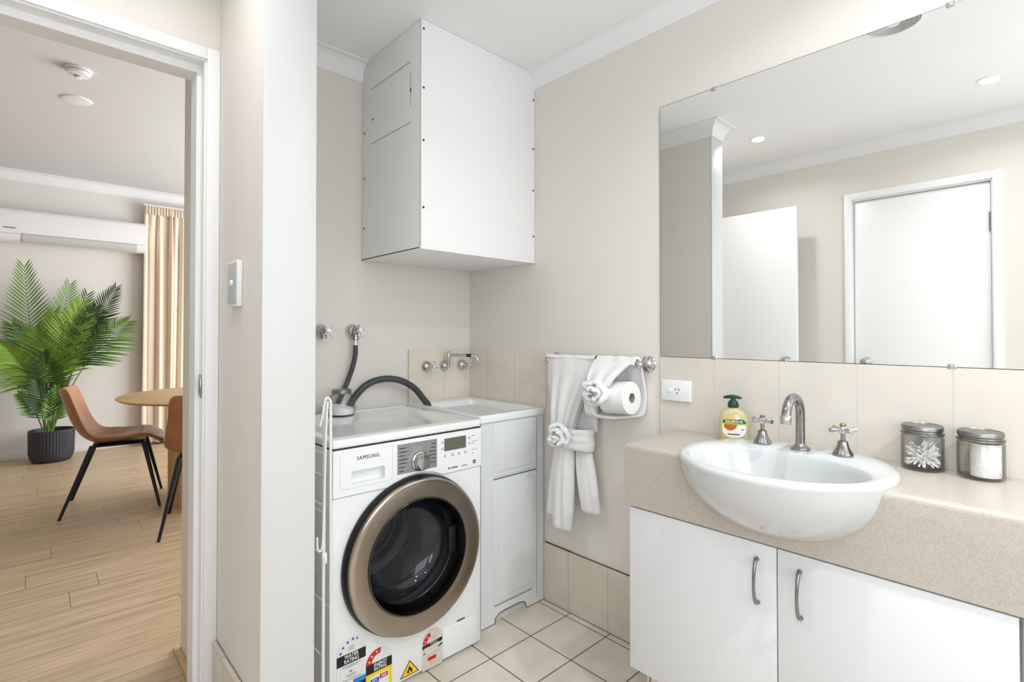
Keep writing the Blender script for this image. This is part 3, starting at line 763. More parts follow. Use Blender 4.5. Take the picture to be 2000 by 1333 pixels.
def folds(z, th, n, amp, ph): return 1 + amp * cos(n * th + ph + 3.0 * z)
def towel_mesh_main():
    mb = MB()
    # upper half: hangs from the rail and narrows into the tie
    def up(u, v):
        th = 2 * pi * v
        zz = 1.0795 - u * 0.315
        k = u
        hw = 0.126 * (1 - k) ** 1.25 + 0.056 * k + 0.006 * sin(k * 5)
        cy = 1.370 + 0.038 * k ** 0.9
        hd = 0.013 + 0.030 * min(1, k * 1.6)
        cx = RXr - 0.004 - 0.012 * k
        amp = 0.16 * min(1, k * 2 + 0.15)
        f = 1 + amp * cos(9 * th + 1.1 + 1.5 * k) + 0.5 * amp * cos(5 * th + 0.4 - 2 * k)
        y = cy + hw * cos(th) * (1 + 0.25 * (f - 1)); x = cx + hd * sin(th) * f
        return Vector((min(x, RX - 0.004), y, zz))
    mb.grid(up, 30, 96, cv=True)
    # rounded cap over the rail
    def cap(u, v):
        y = 1.496 - 0.252 * v; a = pi * u
        return Vector((RXr - 0.004 + 0.0135 * cos(a), y, 1.0775 + 0.0135 * sin(a) + 0.0012 * sin(v * 21)))
    mb.grid(cap, 12, 30)
    return mb
def back_layer(u, v):
    k = u; yl = 1.44; yr = 1.250 + 0.018 * k
    return Vector((1.646 + 0.004 * sin(v * 9 + k * 3), yl + (yr - yl) * v, 1.070 - 0.285 * k))
def towel_tail(cy0, cy1, hw0, hw1, zb, cx, hd, ph, slant=0.0):
    mb = MB()
    def fn(u, v):
        th = 2 * pi * v; k = u
        zz = 0.785 - (0.785 - zb) * k - 0.010 * k * cos(th) * slant
        e = min(1, (1 - k) * 30) ** 0.5 if k > 0.966 else 1
        hw = (hw0 + (hw1 - hw0) * sin(min(1, k * 1.25) * pi / 2)) * (0.93 + 0.07 * e)
        d = hd * (0.55 + 0.6 * sin(min(1, k * 1.1) * pi * 0.75)) * (0.6 + 0.4 * e)
        f = 1 + 0.13 * cos(4 * th + ph + 2 * k) + 0.07 * cos(7 * th + ph * 2)
        y = cy0 + (cy1 - cy0) * k + hw * cos(th)
        x = cx + d * sin(th) * f
        return Vector((min(x, RX - 0.003), y, zz))
    mb.grid(fn, 34, 56, cv=True, capu=True); return mb
def rosette(c, R, seed, sx=1.0, sz=1.0):
    # a twisted roll of towel wound into a flower: flattened ruffled strip along a spiral
    mb = MB(); n = 150
    def fn(u, v):
        a = u * 2 * pi * 2.35 + seed; r = R * (0.12 + 0.80 * u ** 0.85)
        cy_, cz_ = r * cos(a) * sx, r * sin(a) * sz
        th = 2 * pi * v
        ruf = 1 + 0.28 * sin(a * 3.7 + seed) + 0.12 * sin(a * 7.3)
        wr = R * (0.13 + 0.06 * u) * ruf; wd = R * (0.34 - 0.05 * u) * (1 + 0.2 * sin(a * 2.3 + 1))
        end = min(1.0, u * 14, (1 - u) * 14) ** 0.5 if 0 < u < 1 else 0.05
        rr = wr * cos(th) * end; dd = wd * sin(th) * end
        off = -R * 0.55 * (1 - u) + R * 0.10 * sin(a * 4.1)
        return Vector((c[0] + off + dd, c[1] + (r + rr) * cos(a) * sx, c[2] + (r + rr) * sin(a) * sz))
    mb.grid(fn, n, 16, cv=True, capu=True)
    mb.ball((c[0] + R * 0.18, c[1], c[2]), R * 0.80, (0.55, 1.0 * sx, 1.0 * sz), 4)
    mb.displace(R * 0.10, 55, seed); return mb
tw = thing('bath_towel', 'white towel hanging from the left of the rail, tied at the waist with a rosette', 'towel', (RXr, 1.37, 1.066))
part('upper_drape', towel_mesh_main(), 'towel', tw, ang=80)
part('back_layer', MB().grid(back_layer, 20, 20).solid(0.010), 'towel', tw, ang=80)
part('hanging_tail', towel_tail(1.405, 1.452, 0.030, 0.050, 0.418, 1.612, 0.030, 0.3), 'towel', tw, ang=80)
part('hanging_tail', towel_tail(1.375, 1.392, 0.040, 0.046, 0.385, 1.585, 0.032, 1.7), 'towel', tw, ang=80)
part('hanging_tail', towel_tail(1.325, 1.278, 0.032, 0.046, 0.470, 1.622, 0.026, 2.9), 'towel', tw, ang=80)
def band(u, v):
    a = 2 * pi * u; k = v; f = 0.5 - 0.5 * cos(a)      # f: 0 at the left end, 1 at the right end
    ridge = 0.006 * abs(sin(k * 3 * pi)) + 0.004
    if sin(a) >= 0: x = 1.618 - (0.058 + ridge) * sin(a) ** 0.8
    else: x = 1.618 + 0.036 * abs(sin(a)) ** 0.8
    zc = 0.768 - 0.010 * f
    return Vector((x, 1.362 + 0.100 * cos(a), zc + (k - 0.5) * (0.070 + 0.016 * f)))
part('tie_band', MB().grid(band, 56, 22, cu=True).displace(0.004, 40, 3).solid(0.004), 'towel', tw, ang=80)
part('rosette', rosette((1.536, 1.368, 0.772), 0.055, 2.0), 'towel', tw, ang=80)

tr = thing('hand_towel', 'white hand towel knotted over the rail and cradling the toilet roll', 'towel', (RXr, 1.15, 1.066))
RC = Vector((1.598, 1.125, 0.940))
def sling_path():
    P = [(1.600, 1.062), (1.606, 1.079), (1.618, 1.084), (1.631, 1.078), (1.640, 1.055), (1.652, 1.01), (1.666, 0.965), (1.668, 0.925), (1.655, 0.885), (1.628, 0.872), (1.598, 0.866), (1.567, 0.871), (1.543, 0.884), (1.533, 0.915), (1.531, 0.945)]
    return smooth_curve([(x, 0, z) for x, z in P], 5)
SLP = sling_path()
def sling(th_in):
    mb = MB(); n = len(SLP)
    def fn(u, v):
        i = int(round(u * (n - 1))); p = SLP[i]; t = SLP[min(i + 1, n - 1)] - SLP[max(i - 1, 0)]; t.normalize()
        nn = Vector((t.z, 0, -t.x))
        y0 = 1.232; y1 = 1.060
        if u > 0.58: y1 = 1.060 + min(1.0, (u - 0.58) / 0.20) * 0.135      # the front edge retreats and shows the roll
        y = y0 + (y1 - y0) * v
        return Vector((p.x, y, p.z)) + nn * (th_in + 0.0015 * sin(v * 17 + u * 5))
    mb.grid(fn, n, 26)
    return mb
mb = sling(0.0)
mb.solid(0.009)
part('sling', mb, 'towel', tr, ang=80)
def flap(u, v):           # from the rail down to the rosette
    k = u
    yl = 1.236 + (1.222 - 1.236) * k; yr = 1.066 + (1.128 - 1.066) * k
    x = 1.612 - 0.012 - 0.070 * sin(k * pi / 2) - 0.005 * cos(v * 14 + k * 2) * k
    z = 1.084 - 0.006 * 0 - 0.100 * k
    if k < 0.08: x = 1.618 - 0.012 * sin(k / 0.08 * pi / 2)
    return Vector((x, yl + (yr - yl) * v, z + 0.002 * sin(v * 9)))
mb = MB().grid(flap, 26, 26)
mb.solid(0.010)
part('front_flap', mb, 'towel', tr, ang=80)
part('rosette', rosette((1.526, 1.176, 0.962), 0.058, 5.0, 1.05, 0.92), 'towel', tr, ang=80)
ro = thing('toilet_roll', 'white toilet roll tucked inside the knotted hand towel', 'toilet roll', tuple(RC), 0)
rm = Matrix.Translation((1.598, 1.180, 0.938)) @ Matrix.Rotation(radians(90 - 3), 4, 'X')
part('paper', MB().lathe([(0.0185, 0), (0.058, 0), (0.060, 0.002), (0.060, 0.108), (0.058, 0.110), (0.0185, 0.110), (0.0185, 0.0)], rm, 48), 'paper', ro)
part('core', MB().lathe([(0.0184, 0.001), (0.0184, 0.1105), (0.0172, 0.1105), (0.0172, 0.001)], rm, 32), 'card', ro)

# ================================================================ laundry tub
tb = thing('laundry_tub', 'white laundry tub cabinet standing in the corner beside the washing machine', 'laundry tub', (1.50, 1.84, 0.0))
TX0, TX1, TY0, TY1, TZ = 1.300, RX - 0.008, 1.572, BY - 0.008, 0.850
def tubtop():
    mb = MB()
    def rect(x0, x1, y0, y1, z, r=0.012, n=4):
        out = []
        for cx, cy, a0 in ((x1 - r, y1 - r, 0), (x0 + r, y1 - r, 90), (x0 + r, y0 + r, 180), (x1 - r, y0 + r, 270)):
            for i in range(n + 1):
                a = radians(a0 + 90 * i / n); out.append(mb.bm.verts.new((cx + r * cos(a), cy + r * sin(a), z)))
        return out
    R = [rect(TX0 + 0.004, TX1 - 0.004, TY0 + 0.004, TY1 - 0.002, TZ - 0.030), rect(TX0, TX1, TY0, TY1, TZ - 0.028), rect(TX0, TX1, TY0, TY1, TZ - 0.005), rect(TX0 + 0.004, TX1 - 0.004, TY0 + 0.004, TY1 - 0.004, TZ),
         rect(TX0 + 0.034, TX1 - 0.034, TY0 + 0.034, TY1 - 0.070, TZ - 0.001, 0.02), rect(TX0 + 0.040, TX1 - 0.040, TY0 + 0.040, TY1 - 0.076, TZ - 0.007, 0.03), rect(TX0 + 0.060, TX1 - 0.060, TY0 + 0.065, TY1 - 0.10, TZ - 0.20, 0.03), rect(TX0 + 0.080, TX1 - 0.080, TY0 + 0.085, TY1 - 0.12, TZ - 0.212, 0.03)]
    for A, B in zip(R, R[1:]):
        n = len(A)
        for k in range(n): mb.bm.faces.new((A[k], A[(k + 1) % n], B[(k + 1) % n], B[k]))
    mb.bm.faces.new(R[-1]); mb.bm.faces.new(R[0][::-1])
    return mb
part('tub_bowl', tubtop(), 'enamel', tb, ang=40)
cabm = MB().box(TX0 + 0.012, TX1 - 0.002, TY0 + 0.010, TY1 - 0.004, 0.0, TZ - 0.0295)
arch = [(1.40, -0.01), (1.40, 0.020), (1.412, 0.036), (1.44, 0.040), (1.56, 0.040), (1.585, 0.034), (1.598, 0.012), (1.60, -0.01)]
arch = [(1.385, -0.01), (1.388, 0.022), (1.412, 0.036), (1.44, 0.038), (1.53, 0.038), (1.555, 0.030), (1.563, 0.012), (1.566, -0.01)]
cabme = boolean(cabm, MB().prism(arch, 0.06, Matrix.Translation((0, TY0 + 0.03, 0)) @ Matrix.Rotation(pi / 2, 4, 'X')))
cabn = part('cabinet_body', cabme, 'tubm', tb)
part('kick_backing', MB().box(1.375, 1.575, TY0 + 0.0315, TY0 + 0.0325, 0.0005, 0.045), mat('brown_recess', (140, 104, 52), 0.8, var=0.4, vscale=40), tb, label='brown recess under the kick cutout')  # plain brown sheet set behind the cutout
part('rust_stain', MB().tube([(x, TY0 + 0.0098, max(z, 0.002)) for x, z in arch], 0.0022, 8).tube([(TX0 + 0.013, TY0 + 0.0098, 0.0015), (1.385, TY0 + 0.0098, 0.0015)], 0.0013, 6).tube([(1.566, TY0 + 0.0098, 0.0015), (TX1 - 0.003, TY0 + 0.0098, 0.0015)], 0.0013, 6), mat('rust_brown', (128, 92, 44), 0.8, var=0.4, vscale=60), tb, label='rust-brown stained lower edge')
def raised(x0, x1, z0, z1, yf):
    mb = MB(); mb.box(x0, x1, yf - 0.004, yf + 0.002, z0, z1, 0.0035, 3)
    mb.box(x0 + 0.022, x1 - 0.022, yf - 0.0065, yf - 0.003, z0 + 0.022, z1 - 0.022, 0.003, 3); return mb
yf = TY0 + 0.010
part('upper_panel', raised(1.377, 1.624, 0.592, 0.815, yf), 'tubm', tb)
dd = part('door', raised(1.377, 1.626, 0.078, 0.578, yf), 'tubm', tb)
part('finger_pull', MB().lathe([(0.0125, 0.0005), (0.016, 0.0035), (0.019, 0.001), (0.0195, -0.002)], face_y(1.410, yf - 0.0068, 0.330) @ Matrix.Diagonal((0.6, 1.25, 1, 1)), 32).lathe([(0, 0.0005), (0.0125, 0.0005)], face_y(1.410, yf - 0.0068, 0.330) @ Matrix.Diagonal((0.6, 1.25, 1, 1)), 32), 'tubm', dd)
part('door_gap', MB().box(1.6275, 1.6290, yf - 0.0006, yf + 0.001, 0.03, 0.815).box(1.377, 1.626, yf - 0.0006, yf + 0.001, 0.5825, 0.586).box(1.383, 1.60, yf - 0.0006, yf + 0.001, 0.0700, 0.0725), 'dark', tb)

# grout stain at the floor edge of the tub
# ================================================================ taps on the laundry wall
def wall_tap(name, label, x, z, rot, spout_down=True, hose=False):
    t = thing(name, label, 'tap', (x, BY, z))
    T = face_y(x, BY, z)
    part('dome', MB().lathe([(0.030, 0), (0.0302, 0.004), (0.027, 0.014), (0.021, 0.022), (0.012, 0.027), (0, 0.028)], T, 36), 'chrome', t)
    body = MB().lathe([(0, 0.02), (0.0145, 0.022), (0.016, 0.034), (0.015, 0.046), (0.011, 0.056), (0.008, 0.062), (0, 0.062)], T, 24)
    if spout_down:
        body.tube([(x, BY - 0.036, z - 0.008), (x, BY - 0.036, z - 0.032)], [0.0105, 0.0125], 20)
    part('body', body, 'chromed', t)
    part('spindle', MB().tube([(x, BY - 0.058, z), (x, BY - 0.082, z)], 0.0055, 14), 'chrome', t)
    m = face_y(x, BY - 0.080, z) 
    mb = MB().lathe([(0, -0.006), (0.008, -0.005), (0.010, 0), (0.009, 0.006), (0, 0.007)], m, 20)
    cross(mb, m, 0.028, 0, 0.0046, rot)
    part('cross_handle', mb, 'chrome', t)
    part('tap_button', MB().lathe([(0.0066, 0.005), (0.0066, 0.009), (0, 0.010)], m, 18), 'plastic', t)
    return t
wall_tap('washing_machine_tap', 'chrome wall tap half hidden by the white pillar', 0.886, 1.188, radians(42))
wall_tap('washing_machine_tap', 'chrome wall tap with the grey hose screwed below it', 1.026, 1.190, radians(18))
ts = thing('tub_mixer', 'chrome tub tap set with swivel spout on the tiles above the laundry tub', 'tap set', (1.515, BY - 0.006, 1.018))
YB2 = BY - 0.006
for x, rot in ((1.408, radians(75)), (1.622, radians(50))):
    hd_ = part('valve', MB().lathe([(0.028, 0), (0.0282, 0.004), (0.025, 0.013), (0.019, 0.020), (0.0095, 0.026), (0.007, 0.045), (0.0055, 0.060), (0, 0.060)], face_y(x, YB2, 1.019), 32), 'chrome', ts)
    m = face_y(x, YB2 - 0.062, 1.019)
    mb = MB().lathe([(0, -0.006), (0.0075, -0.005), (0.009, 0), (0.008, 0.005), (0, 0.006)], m, 20)
    cross(mb, m, 0.027, 0, 0.0044, rot)
    part('cross_handle', mb, 'chrome', hd_)
    part('tap_button', MB().lathe([(0.006, 0.005), (0.006, 0.008), (0, 0.009)], m, 18), 'plastic', hd_)
part('spout_flange', MB().lathe([(0.028, 0), (0.0282, 0.004), (0.025, 0.013), (0.018, 0.022), (0.010, 0.027), (0.009, 0.040), (0, 0.041)], face_y(1.514, YB2, 1.018), 32), 'chrome', ts)
spp = smooth_curve([(1.514, YB2 - 0.036, 1.014), (1.514, YB2 - 0.040, 1.050), (1.514, YB2 - 0.040, 1.080)], 4)
part('riser', MB().tube(spp, 0.0085, 18).ball((1.514, YB2 - 0.040, 1.082), 0.0098, sub=2), 'chrome', ts)
arm = [(1.514, YB2 - 0.040, 1.071), (1.545, YB2 - 0.075, 1.0705), (1.575, YB2 - 0.108, 1.070), (1.597, YB2 - 0.132, 1.068), (1.607, YB2 - 0.143, 1.060), (1.611, YB2 - 0.148, 1.044)]
part('swivel_arm', MB().tube(smooth_curve(arm, 6), 0.0075, 18), 'chrome', ts)
part('black_sleeve', MB().tube([(1.573, YB2 - 0.106, 1.070), (1.589, YB2 - 0.1235, 1.0695)], 0.0082, 18), 'black', ts, label='black band on the spout')

# hoses
h1 = thing('inlet_hose', 'grey rubber inlet hose hanging from the wall tap down behind the jar', 'hose', (1.026, BY - 0.036, 1.155))
part('brass_nut', MB().lathe([(0, 0), (0.015, 0), (0.0155, -0.003), (0.0155, -0.013), (0.013, -0.016), (0, -0.016)], Matrix.Translation((1.026, BY - 0.036, 1.166)), 24), 'chromed', h1)
part('ferrule', MB().lathe([(0, 0.0), (0.008, 0), (0.0085, -0.006), (0.0078, -0.010), (0.0085, -0.015), (0.008, -0.024), (0, -0.024)], Matrix.Translation((1.026, BY - 0.036, 1.150)), 20), 'chrome', h1)
part('rubber_tube', MB().tube(smooth_curve([(1.026, BY - 0.036, 1.127), (1.026, BY - 0.036, 1.09), (1.016, BY - 0.035, 1.04), (0.998, BY - 0.032, 0.985), (0.975, BY - 0.030, 0.93), (0.955, BY - 0.020, 0.87), (0.95, BY - 0.0115, 0.80)], 8), 0.0105, 16), 'hose', h1)
h2 = solo('drain_hose', MB().tube(smooth_curve([(0.99, 2.108, 0.74), (1.000, 2.106, 0.84), (1.030, 2.10, 0.90), (1.085, 2.088, 0.955), (1.16, 2.075, 0.975), (1.235, 2.06, 0.963), (1.300, 2.05, 0.925), (1.345, 2.04, 0.87), (1.368, 2.035, 0.838), (1.382, 2.022, 0.77)], 8), 0.0145, 20), 'hose', 'dark grey drain hose arching from behind the washing machine into the tub', 'hose')

# ================================================================ WASHING MACHINE
WX0, WX1, WY0, WY1 = 0.676, 1.262, 1.524, 2.075
wm = thing('washing_machine', 'white front-loading washing machine with a large chrome-ringed door', 'washing machine', (0.969, 1.80, 0.0))
DC = (0.968, 0.430)
bodym = MB().box(WX0, WX1, WY0, WY1, 0.010, 0.8195, 0.004, 2)
wb = boolean(bodym, MB().lathe([(0, 0), (0.238, 0), (0.238, 0.55), (0, 0.55)], face_y(DC[0], WY1 - 0.03 - 0.03, DC[1]), 72))
wb = boolean(wb, MB().box(0.736, 0.853, WY0 - 0.02, WY0 + 0.022, 0.7055, 0.7465, 0.006, 3))
part('body', wb, 'enamel', wm)
part('foot', MB().box(WX0 + 0.03, WX0 + 0.07, WY0 + 0.03, WY0 + 0.07, 0, 0.012), 'black', wm)
part('foot', MB().box(WX1 - 0.07, WX1 - 0.03, WY0 + 0.03, WY0 + 0.07, 0, 0.012), 'black', wm)
part('lid_gap', MB().box(WX0 + 0.002, WX1 - 0.002, WY0 - 0.0005, WY1 - 0.002, 0.8190, 0.8225), 'dark', wm)  # dark strip put in for the shaded gap line under the lid
lidm = MB().box(WX0 - 0.001, WX1 + 0.001, WY0 - 0.002, WY1, 0.822, 0.850, 0.008, 3)
part('top_lid', boolean(lidm, MB().box(WX0 + 0.028, WX1 - 0.028, WY0 + 0.05, WY1 - 0.030, 0.8475, 0.87, 0.002)), 'enamel', wm)
# fascia
def quad_bez(pts, n=6): return [(p.x, p.y) for p in smooth_curve([(a, b, 0) for a, b in pts], n)]
low = quad_bez([(WX0 + 0.001, 0.673), (0.80, 0.6725), (0.865, 0.672), (0.90, 0.684), (0.935, 0.6945), (0.97, 0.698), (1.01, 0.696), (1.045, 0.690), (1.070, 0.680), (1.093, 0.674), (1.18, 0.6745), (WX1 - 0.001, 0.675)])
fpoly = low + [(WX1 - 0.001, 0.8185), (WX0 + 0.001, 0.8185)]
fm = MB().prism(fpoly, 0.0035, face_y(0, WY0 + 0.0005, 0))
fmesh = boolean(fm, MB().box(0.736, 0.853, WY0 - 0.02, WY0 + 0.02, 0.7055, 0.7465, 0.006, 3))
fas = part('control_fascia', fmesh, 'enamel', wm)
# seam under the fascia
part('fascia_seam', MB().tube([(x, WY0 - 0.0007, z - 0.0006) for x, z in low], 0.0014, 6), 'dark', fas)
part('drawer_outline', MB().tube(smooth_curve([(0.700, WY0 - 0.0032, 0.80), (0.699, WY0 - 0.0032, 0.72), (0.701, WY0 - 0.0032, 0.702), (0.712, WY0 - 0.0032, 0.695), (0.79, WY0 - 0.0032, 0.695), (0.868, WY0 - 0.0032, 0.696), (0.880, WY0 - 0.0032, 0.705), (0.882, WY0 - 0.0032, 0.74), (0.882, WY0 - 0.0032, 0.812)], 5), 0.0006, 5), mat('soft_grey_line', (190, 193, 196), 0.5), fas)
def fbox(x0, x1, z0, z1, d=0.0006, base=0.003, bev=0): return MB().box(x0, x1, WY0 - base - d, WY0 - base + 0.0002, z0, z1, bev)
part('brand_lettering', text_mesh('SAMSUNG', 0.0172, face_y(0.7935, WY0 - 0.0035, 0.7845, 0.92), 0.0004, 0.0, 1.12), 'ink', fas)
dp = part('dial_panel', fbox(0.899, 1.058, 0.7055, 0.8055, 0.001), 'dial', wm)
part('dial_display', fbox(0.960, 0.997, 0.7685, 0.7895, 0.0014), 'lcd2', dp)
def mark(name, x0, x1, z0, z1, y0, m, parent): part(name, MB().box(x0, x1, y0 - 0.0005, y0, z0, z1), m, parent)
for i in range(7):
    z = 0.792 - i * 0.0128
    mark('programme_mark', 0.905, 0.905 + (0.026, 0.030, 0.022, 0.032, 0.028, 0.022, 0.018)[i], z - 0.0013, z + 0.0013, WY0 - 0.0041, 'ink', dp)
    mark('programme_tick', 0.936, 0.944, z - 0.0004, z + 0.0004, WY0 - 0.0041, 'ink', dp)
    if i:
        l = (0, 0.016, 0.020, 0.028, 0.028, 0.020, 0.022)[i]; mark('programme_mark', 1.052 - l, 1.052, z + 0.010, z + 0.0123, WY0 - 0.0041, 'ink', dp)
kn = part('dial_knob', MB().lathe([(0.0325, 0), (0.0325, 0.003), (0.0285, 0.005), (0.0275, 0.024), (0.0255, 0.0275), (0.020, 0.0285), (0, 0.0285)], face_y(0.987, WY0 - 0.004, 0.738), 48), 'chrome', dp)
part('knob_bezel', MB().lathe([(0.033, 0.0), (0.0335, 0.002), (0.031, 0.003)], face_y(0.987, WY0 - 0.0042, 0.738), 48), 'black', dp)
part('status_display', fbox(1.090, 1.188, 0.7545, 0.7995, 0.0008), 'lcd', fas)
for x, z, l in ((1.078, 0.790, 0.008), (1.077, 0.785, 0.010), (1.078, 0.768, 0.008), (1.077, 0.763, 0.010), (1.200, 0.790, 0.010), (1.201, 0.785, 0.008), (1.200, 0.770, 0.010), (1.200, 0.765, 0.007),
                (1.088, 0.740, 0.010), (1.088, 0.735, 0.010), (1.120, 0.740, 0.010), (1.121, 0.734, 0.013), (1.150, 0.741, 0.009), (1.151, 0.735, 0.010), (1.180, 0.740, 0.010), (1.181, 0.735, 0.009),
                (1.216, 0.794, 0.008), (1.226, 0.794, 0.005), (1.217, 0.773, 0.006), (1.228, 0.773, 0.008), (1.240, 0.773, 0.004), (1.217, 0.765, 0.009), (1.217, 0.742, 0.007), (1.233, 0.742, 0.006), (1.217, 0.728, 0.008), (1.166, 0.725, 0.0022)):
    mark('button_mark', x, x + l, z - 0.0011, z + 0.0011, WY0 - 0.0031, 'greyink', fas)
part('fascia_lettering', text_mesh('Eco Bubble', 0.0098, face_y(1.128, WY0 - 0.0034, 0.6905), 0.0002, 0.0002), 'ink', fas)
part('fascia_lettering', text_mesh('7kg/4kg', 0.0085, face_y(1.181, WY0 - 0.0034, 0.6900), 0.0002), 'greyink', fas)
lg = part('square_logo', fbox(1.222, 1.235, 0.689, 0.702, 0.0004), 'ink', fas)
part('logo_ring', MB().lathe([(0.0022, 0.0005), (0.0036, 0.0005), (0.0036, 0), (0.0022, 0)], face_y(1.2285, WY0 - 0.0035, 0.6955), 20), 'lab_w', fas)

# door
T = face_y(DC[0], WY0, DC[1])        # local z points to the room (-y)
dor = part('door', MB().lathe([(0.262, 0.001), (0.265, 0.006), (0.263, 0.020), (0.256, 0.030)], T, 96), 'black', wm, label='round black-backed porthole door')
part('chrome_ring', MB().lathe([(0.256, 0.026), (0.2575, 0.034), (0.2545, 0.041), (0.2480, 0.0440), (0.2380, 0.0445), (0.2000, 0.0405), (0.1935, 0.0395), (0.1905, 0.036), (0.189, 0.028), (0.187, 0.018)], T, 96), 'ring', dor, ang=28)
part('inner_lip', MB().lathe([(0.1925, 0.0400), (0.1915, 0.0425), (0.1885, 0.0425), (0.1870, 0.038), (0.186, 0.020), (0.176, -0.018), (0.174, -0.020)], T, 96), 'lip', dor, ang=50)
part('glass_bowl', MB().lathe([(0.1865, 0.024), (0.180, 0.004), (0.172, -0.030), (0.160, -0.062), (0.135, -0.086), (0.090, -0.098), (0.040, -0.102), (0, -0.1025), (0, -0.1065), (0.040, -0.106), (0.092, -0.102), (0.138, -0.090), (0.1635, -0.064), (0.1765, -0.030), (0.1845, 0.004), (0.1895, 0.022), (0.1865, 0.024)], T, 96), 'dglass', dor, ang=60)
part('door_handle', MB().box(DC[0] + 0.142, DC[0] + 0.176, WY0 - 0.006, WY0 + 0.012, DC[1] - 0.045, DC[1] + 0.050, 0.004, 2), 'black', dor, label='black recessed door grip')
part('gasket', MB().lathe([(0.237, -0.004), (0.237, -0.010), (0.215, -0.022), (0.196, -0.022), (0.190, -0.034), (0.198, -0.052), (0.200, -0.070), (0.192, -0.082), (0.196, -0.092), (0.232, -0.098)], T, 96), 'rubber', wm, ang=50)
dru = part('drum', MB().lathe([(0.232, -0.092), (0.226, -0.098), (0.222, -0.16), (0.224, -0.22), (0.220, -0.30), (0.205, -0.34), (0.150, -0.352), (0.110, -0.338), (0.085, -0.332), (0, -0.330)], T, 96), 'drum', wm, ang=50)
for k in range(3):
    a = radians(30 + 120 * k)
    part('drum_paddle', MB().box(-0.030, 0.030, 0.170, 0.222, -0.32, -0.13, 0.014, 3, mx=T @ Matrix.Rotation(a, 4, 'Z')), 'rubber', dru)
part('filter_flap', MB().box(1.088, 1.240, WY0 - 0.0020, WY0 + 0.001, 0.012, 0.122, 0.002), 'enamel', wm)
part('flap_slot', MB().box(1.150, 1.185, WY0 - 0.0024, WY0 + 0.001, 0.1235, 0.1265), 'black', wm)

# stickers
YS = WY0 - 0.0005
def plate(poly, layer, m, name, parent):
    return part(name, MB().prism(poly, 0.0004, face_y(0, YS - layer * 0.0004 + 0.0001, 0)), m, parent)
def rect(x0, x1, z0, z1): return [(x0, z0), (x1, z0), (x1, z1), (x0, z1)]
def archp(x0, x1, zb, zc, top, n=16):
    c = (x0 + x1) / 2; hw = (x1 - x0) / 2
    return [(x0, zb), (x1, zb)] + [(c + hw * cos(pi * i / n), zc + (top - zc) * sin(pi * i / n)) for i in range(n + 1)]
def star(cx, cz, r, rot=pi / 2):
    return [(cx + (r if i % 2 == 0 else r * 0.42) * cos(rot + i * pi / 5), cz + (r if i % 2 == 0 else r * 0.42) * sin(rot + i * pi / 5)) for i in range(10)]
ws = plate(archp(0.692, 0.788, 0.050, 0.186, 0.232), 1, 'paperw', 'water_rating_sticker', wm)
plate(rect(0.692, 0.788, 0.153, 0.185), 2, 'ink', 'black_band', ws)
for i, (cx_, cz_) in enumerate(((0.704, 0.1935), (0.7125, 0.2085), (0.7275, 0.2195), (0.7445, 0.2245), (0.7590, 0.2215))):
    plate(star(cx_, cz_, 0.0062 if i < 4 else 0.0048), 2, 'blue', 'star', ws)
part('lettering', text_mesh('WATER', 0.0165, face_y(0.740, YS - 0.0012, 0.1765, 0.82), 0.0002, 0.0003), 'paperw', ws)
part('lettering', text_mesh('RATING', 0.0165, face_y(0.740, YS - 0.0012, 0.1620, 0.82), 0.0002, 0.0003), 'paperw', ws)
part('lettering', text_mesh('63', 0.0095, face_y(0.738, YS - 0.0012, 0.128), 0.0002, 0.0003), 'blue', ws)
for z, l in ((0.205, 0.020), (0.201, 0.024), (0.197, 0.018), (0.193, 0.022), (0.148, 0.060), (0.1445, 0.064), (0.1415, 0.040), (0.119, 0.030), (0.116, 0.038), (0.113, 0.026), (0.106, 0.062), (0.102, 0.066)):
    mark('print_line', 0.740 - l / 2, 0.740 + l / 2, z - 0.0006, z + 0.0006, YS - 0.0004, 'greyink', ws)
for x_ in (0.702, 0.776): mark('box_rule', x_, x_ + 0.0005, 0.1095, 0.1385, YS - 0.0004, 'greyink', ws)
plate(rect(0.746, 0.788, 0.082, 0.098), 2, 'sky', 'blue_box', ws)
plate(rect(0.756, 0.788, 0.060, 0.082), 2, 'ink', 'black_box', ws)
es_ = plate(archp(0.789, 0.881, 0.020, 0.120, 0.160), 3, 'paperw', 'energy_rating_sticker', wm)
ar = []
for i in range(15):
    a = pi - i / 14 * radians(98); ar.append((0.835 + 0.046 * cos(a), 0.119 + 0.041 * sin(a)))
for i in range(15):
    a = pi - (14 - i) / 14 * radians(98); ar.append((0.835 + 0.026 * cos(a), 0.119 + 0.024 * sin(a)))
plate(ar, 4, 'red', 'red_arc', es_)
for a in (166, 136, 104):
    plate(star(0.835 + 0.036 * cos(radians(a)), 0.119 + 0.0325 * sin(radians(a)), 0.0048), 5, 'paperw', 'star', es_)
plate(rect(0.789, 0.881, 0.088, 0.1185), 4, 'ink', 'black_band', es_)
plate(rect(0.789, 0.881, 0.020, 0.088), 4, 'yellow', 'yellow_panel', es_)
plate(rect(0.801, 0.869, 0.022, 0.078), 5, 'paperw', 'white_panel', es_)
plate(rect(0.804, 0.834, 0.054, 0.069), 6, 'blue', 'blue_box', es_)
plate(rect(0.837, 0.866, 0.059, 0.074), 6, 'red', 'red_box', es_)
part('lettering', text_mesh('ENERGY', 0.0155, face_y(0.839, YS - 0.0022, 0.1095, 0.80), 0.0002, 0.0003), 'paperw', es_)
part('lettering', text_mesh('RATING', 0.0155, face_y(0.839, YS - 0.0022, 0.0965, 0.80), 0.0002, 0.0003), 'paperw', es_)
part('lettering', text_mesh('271', 0.0125, face_y(0.819, YS - 0.0030, 0.0615), 0.0002, 0.0003), 'paperw', es_)
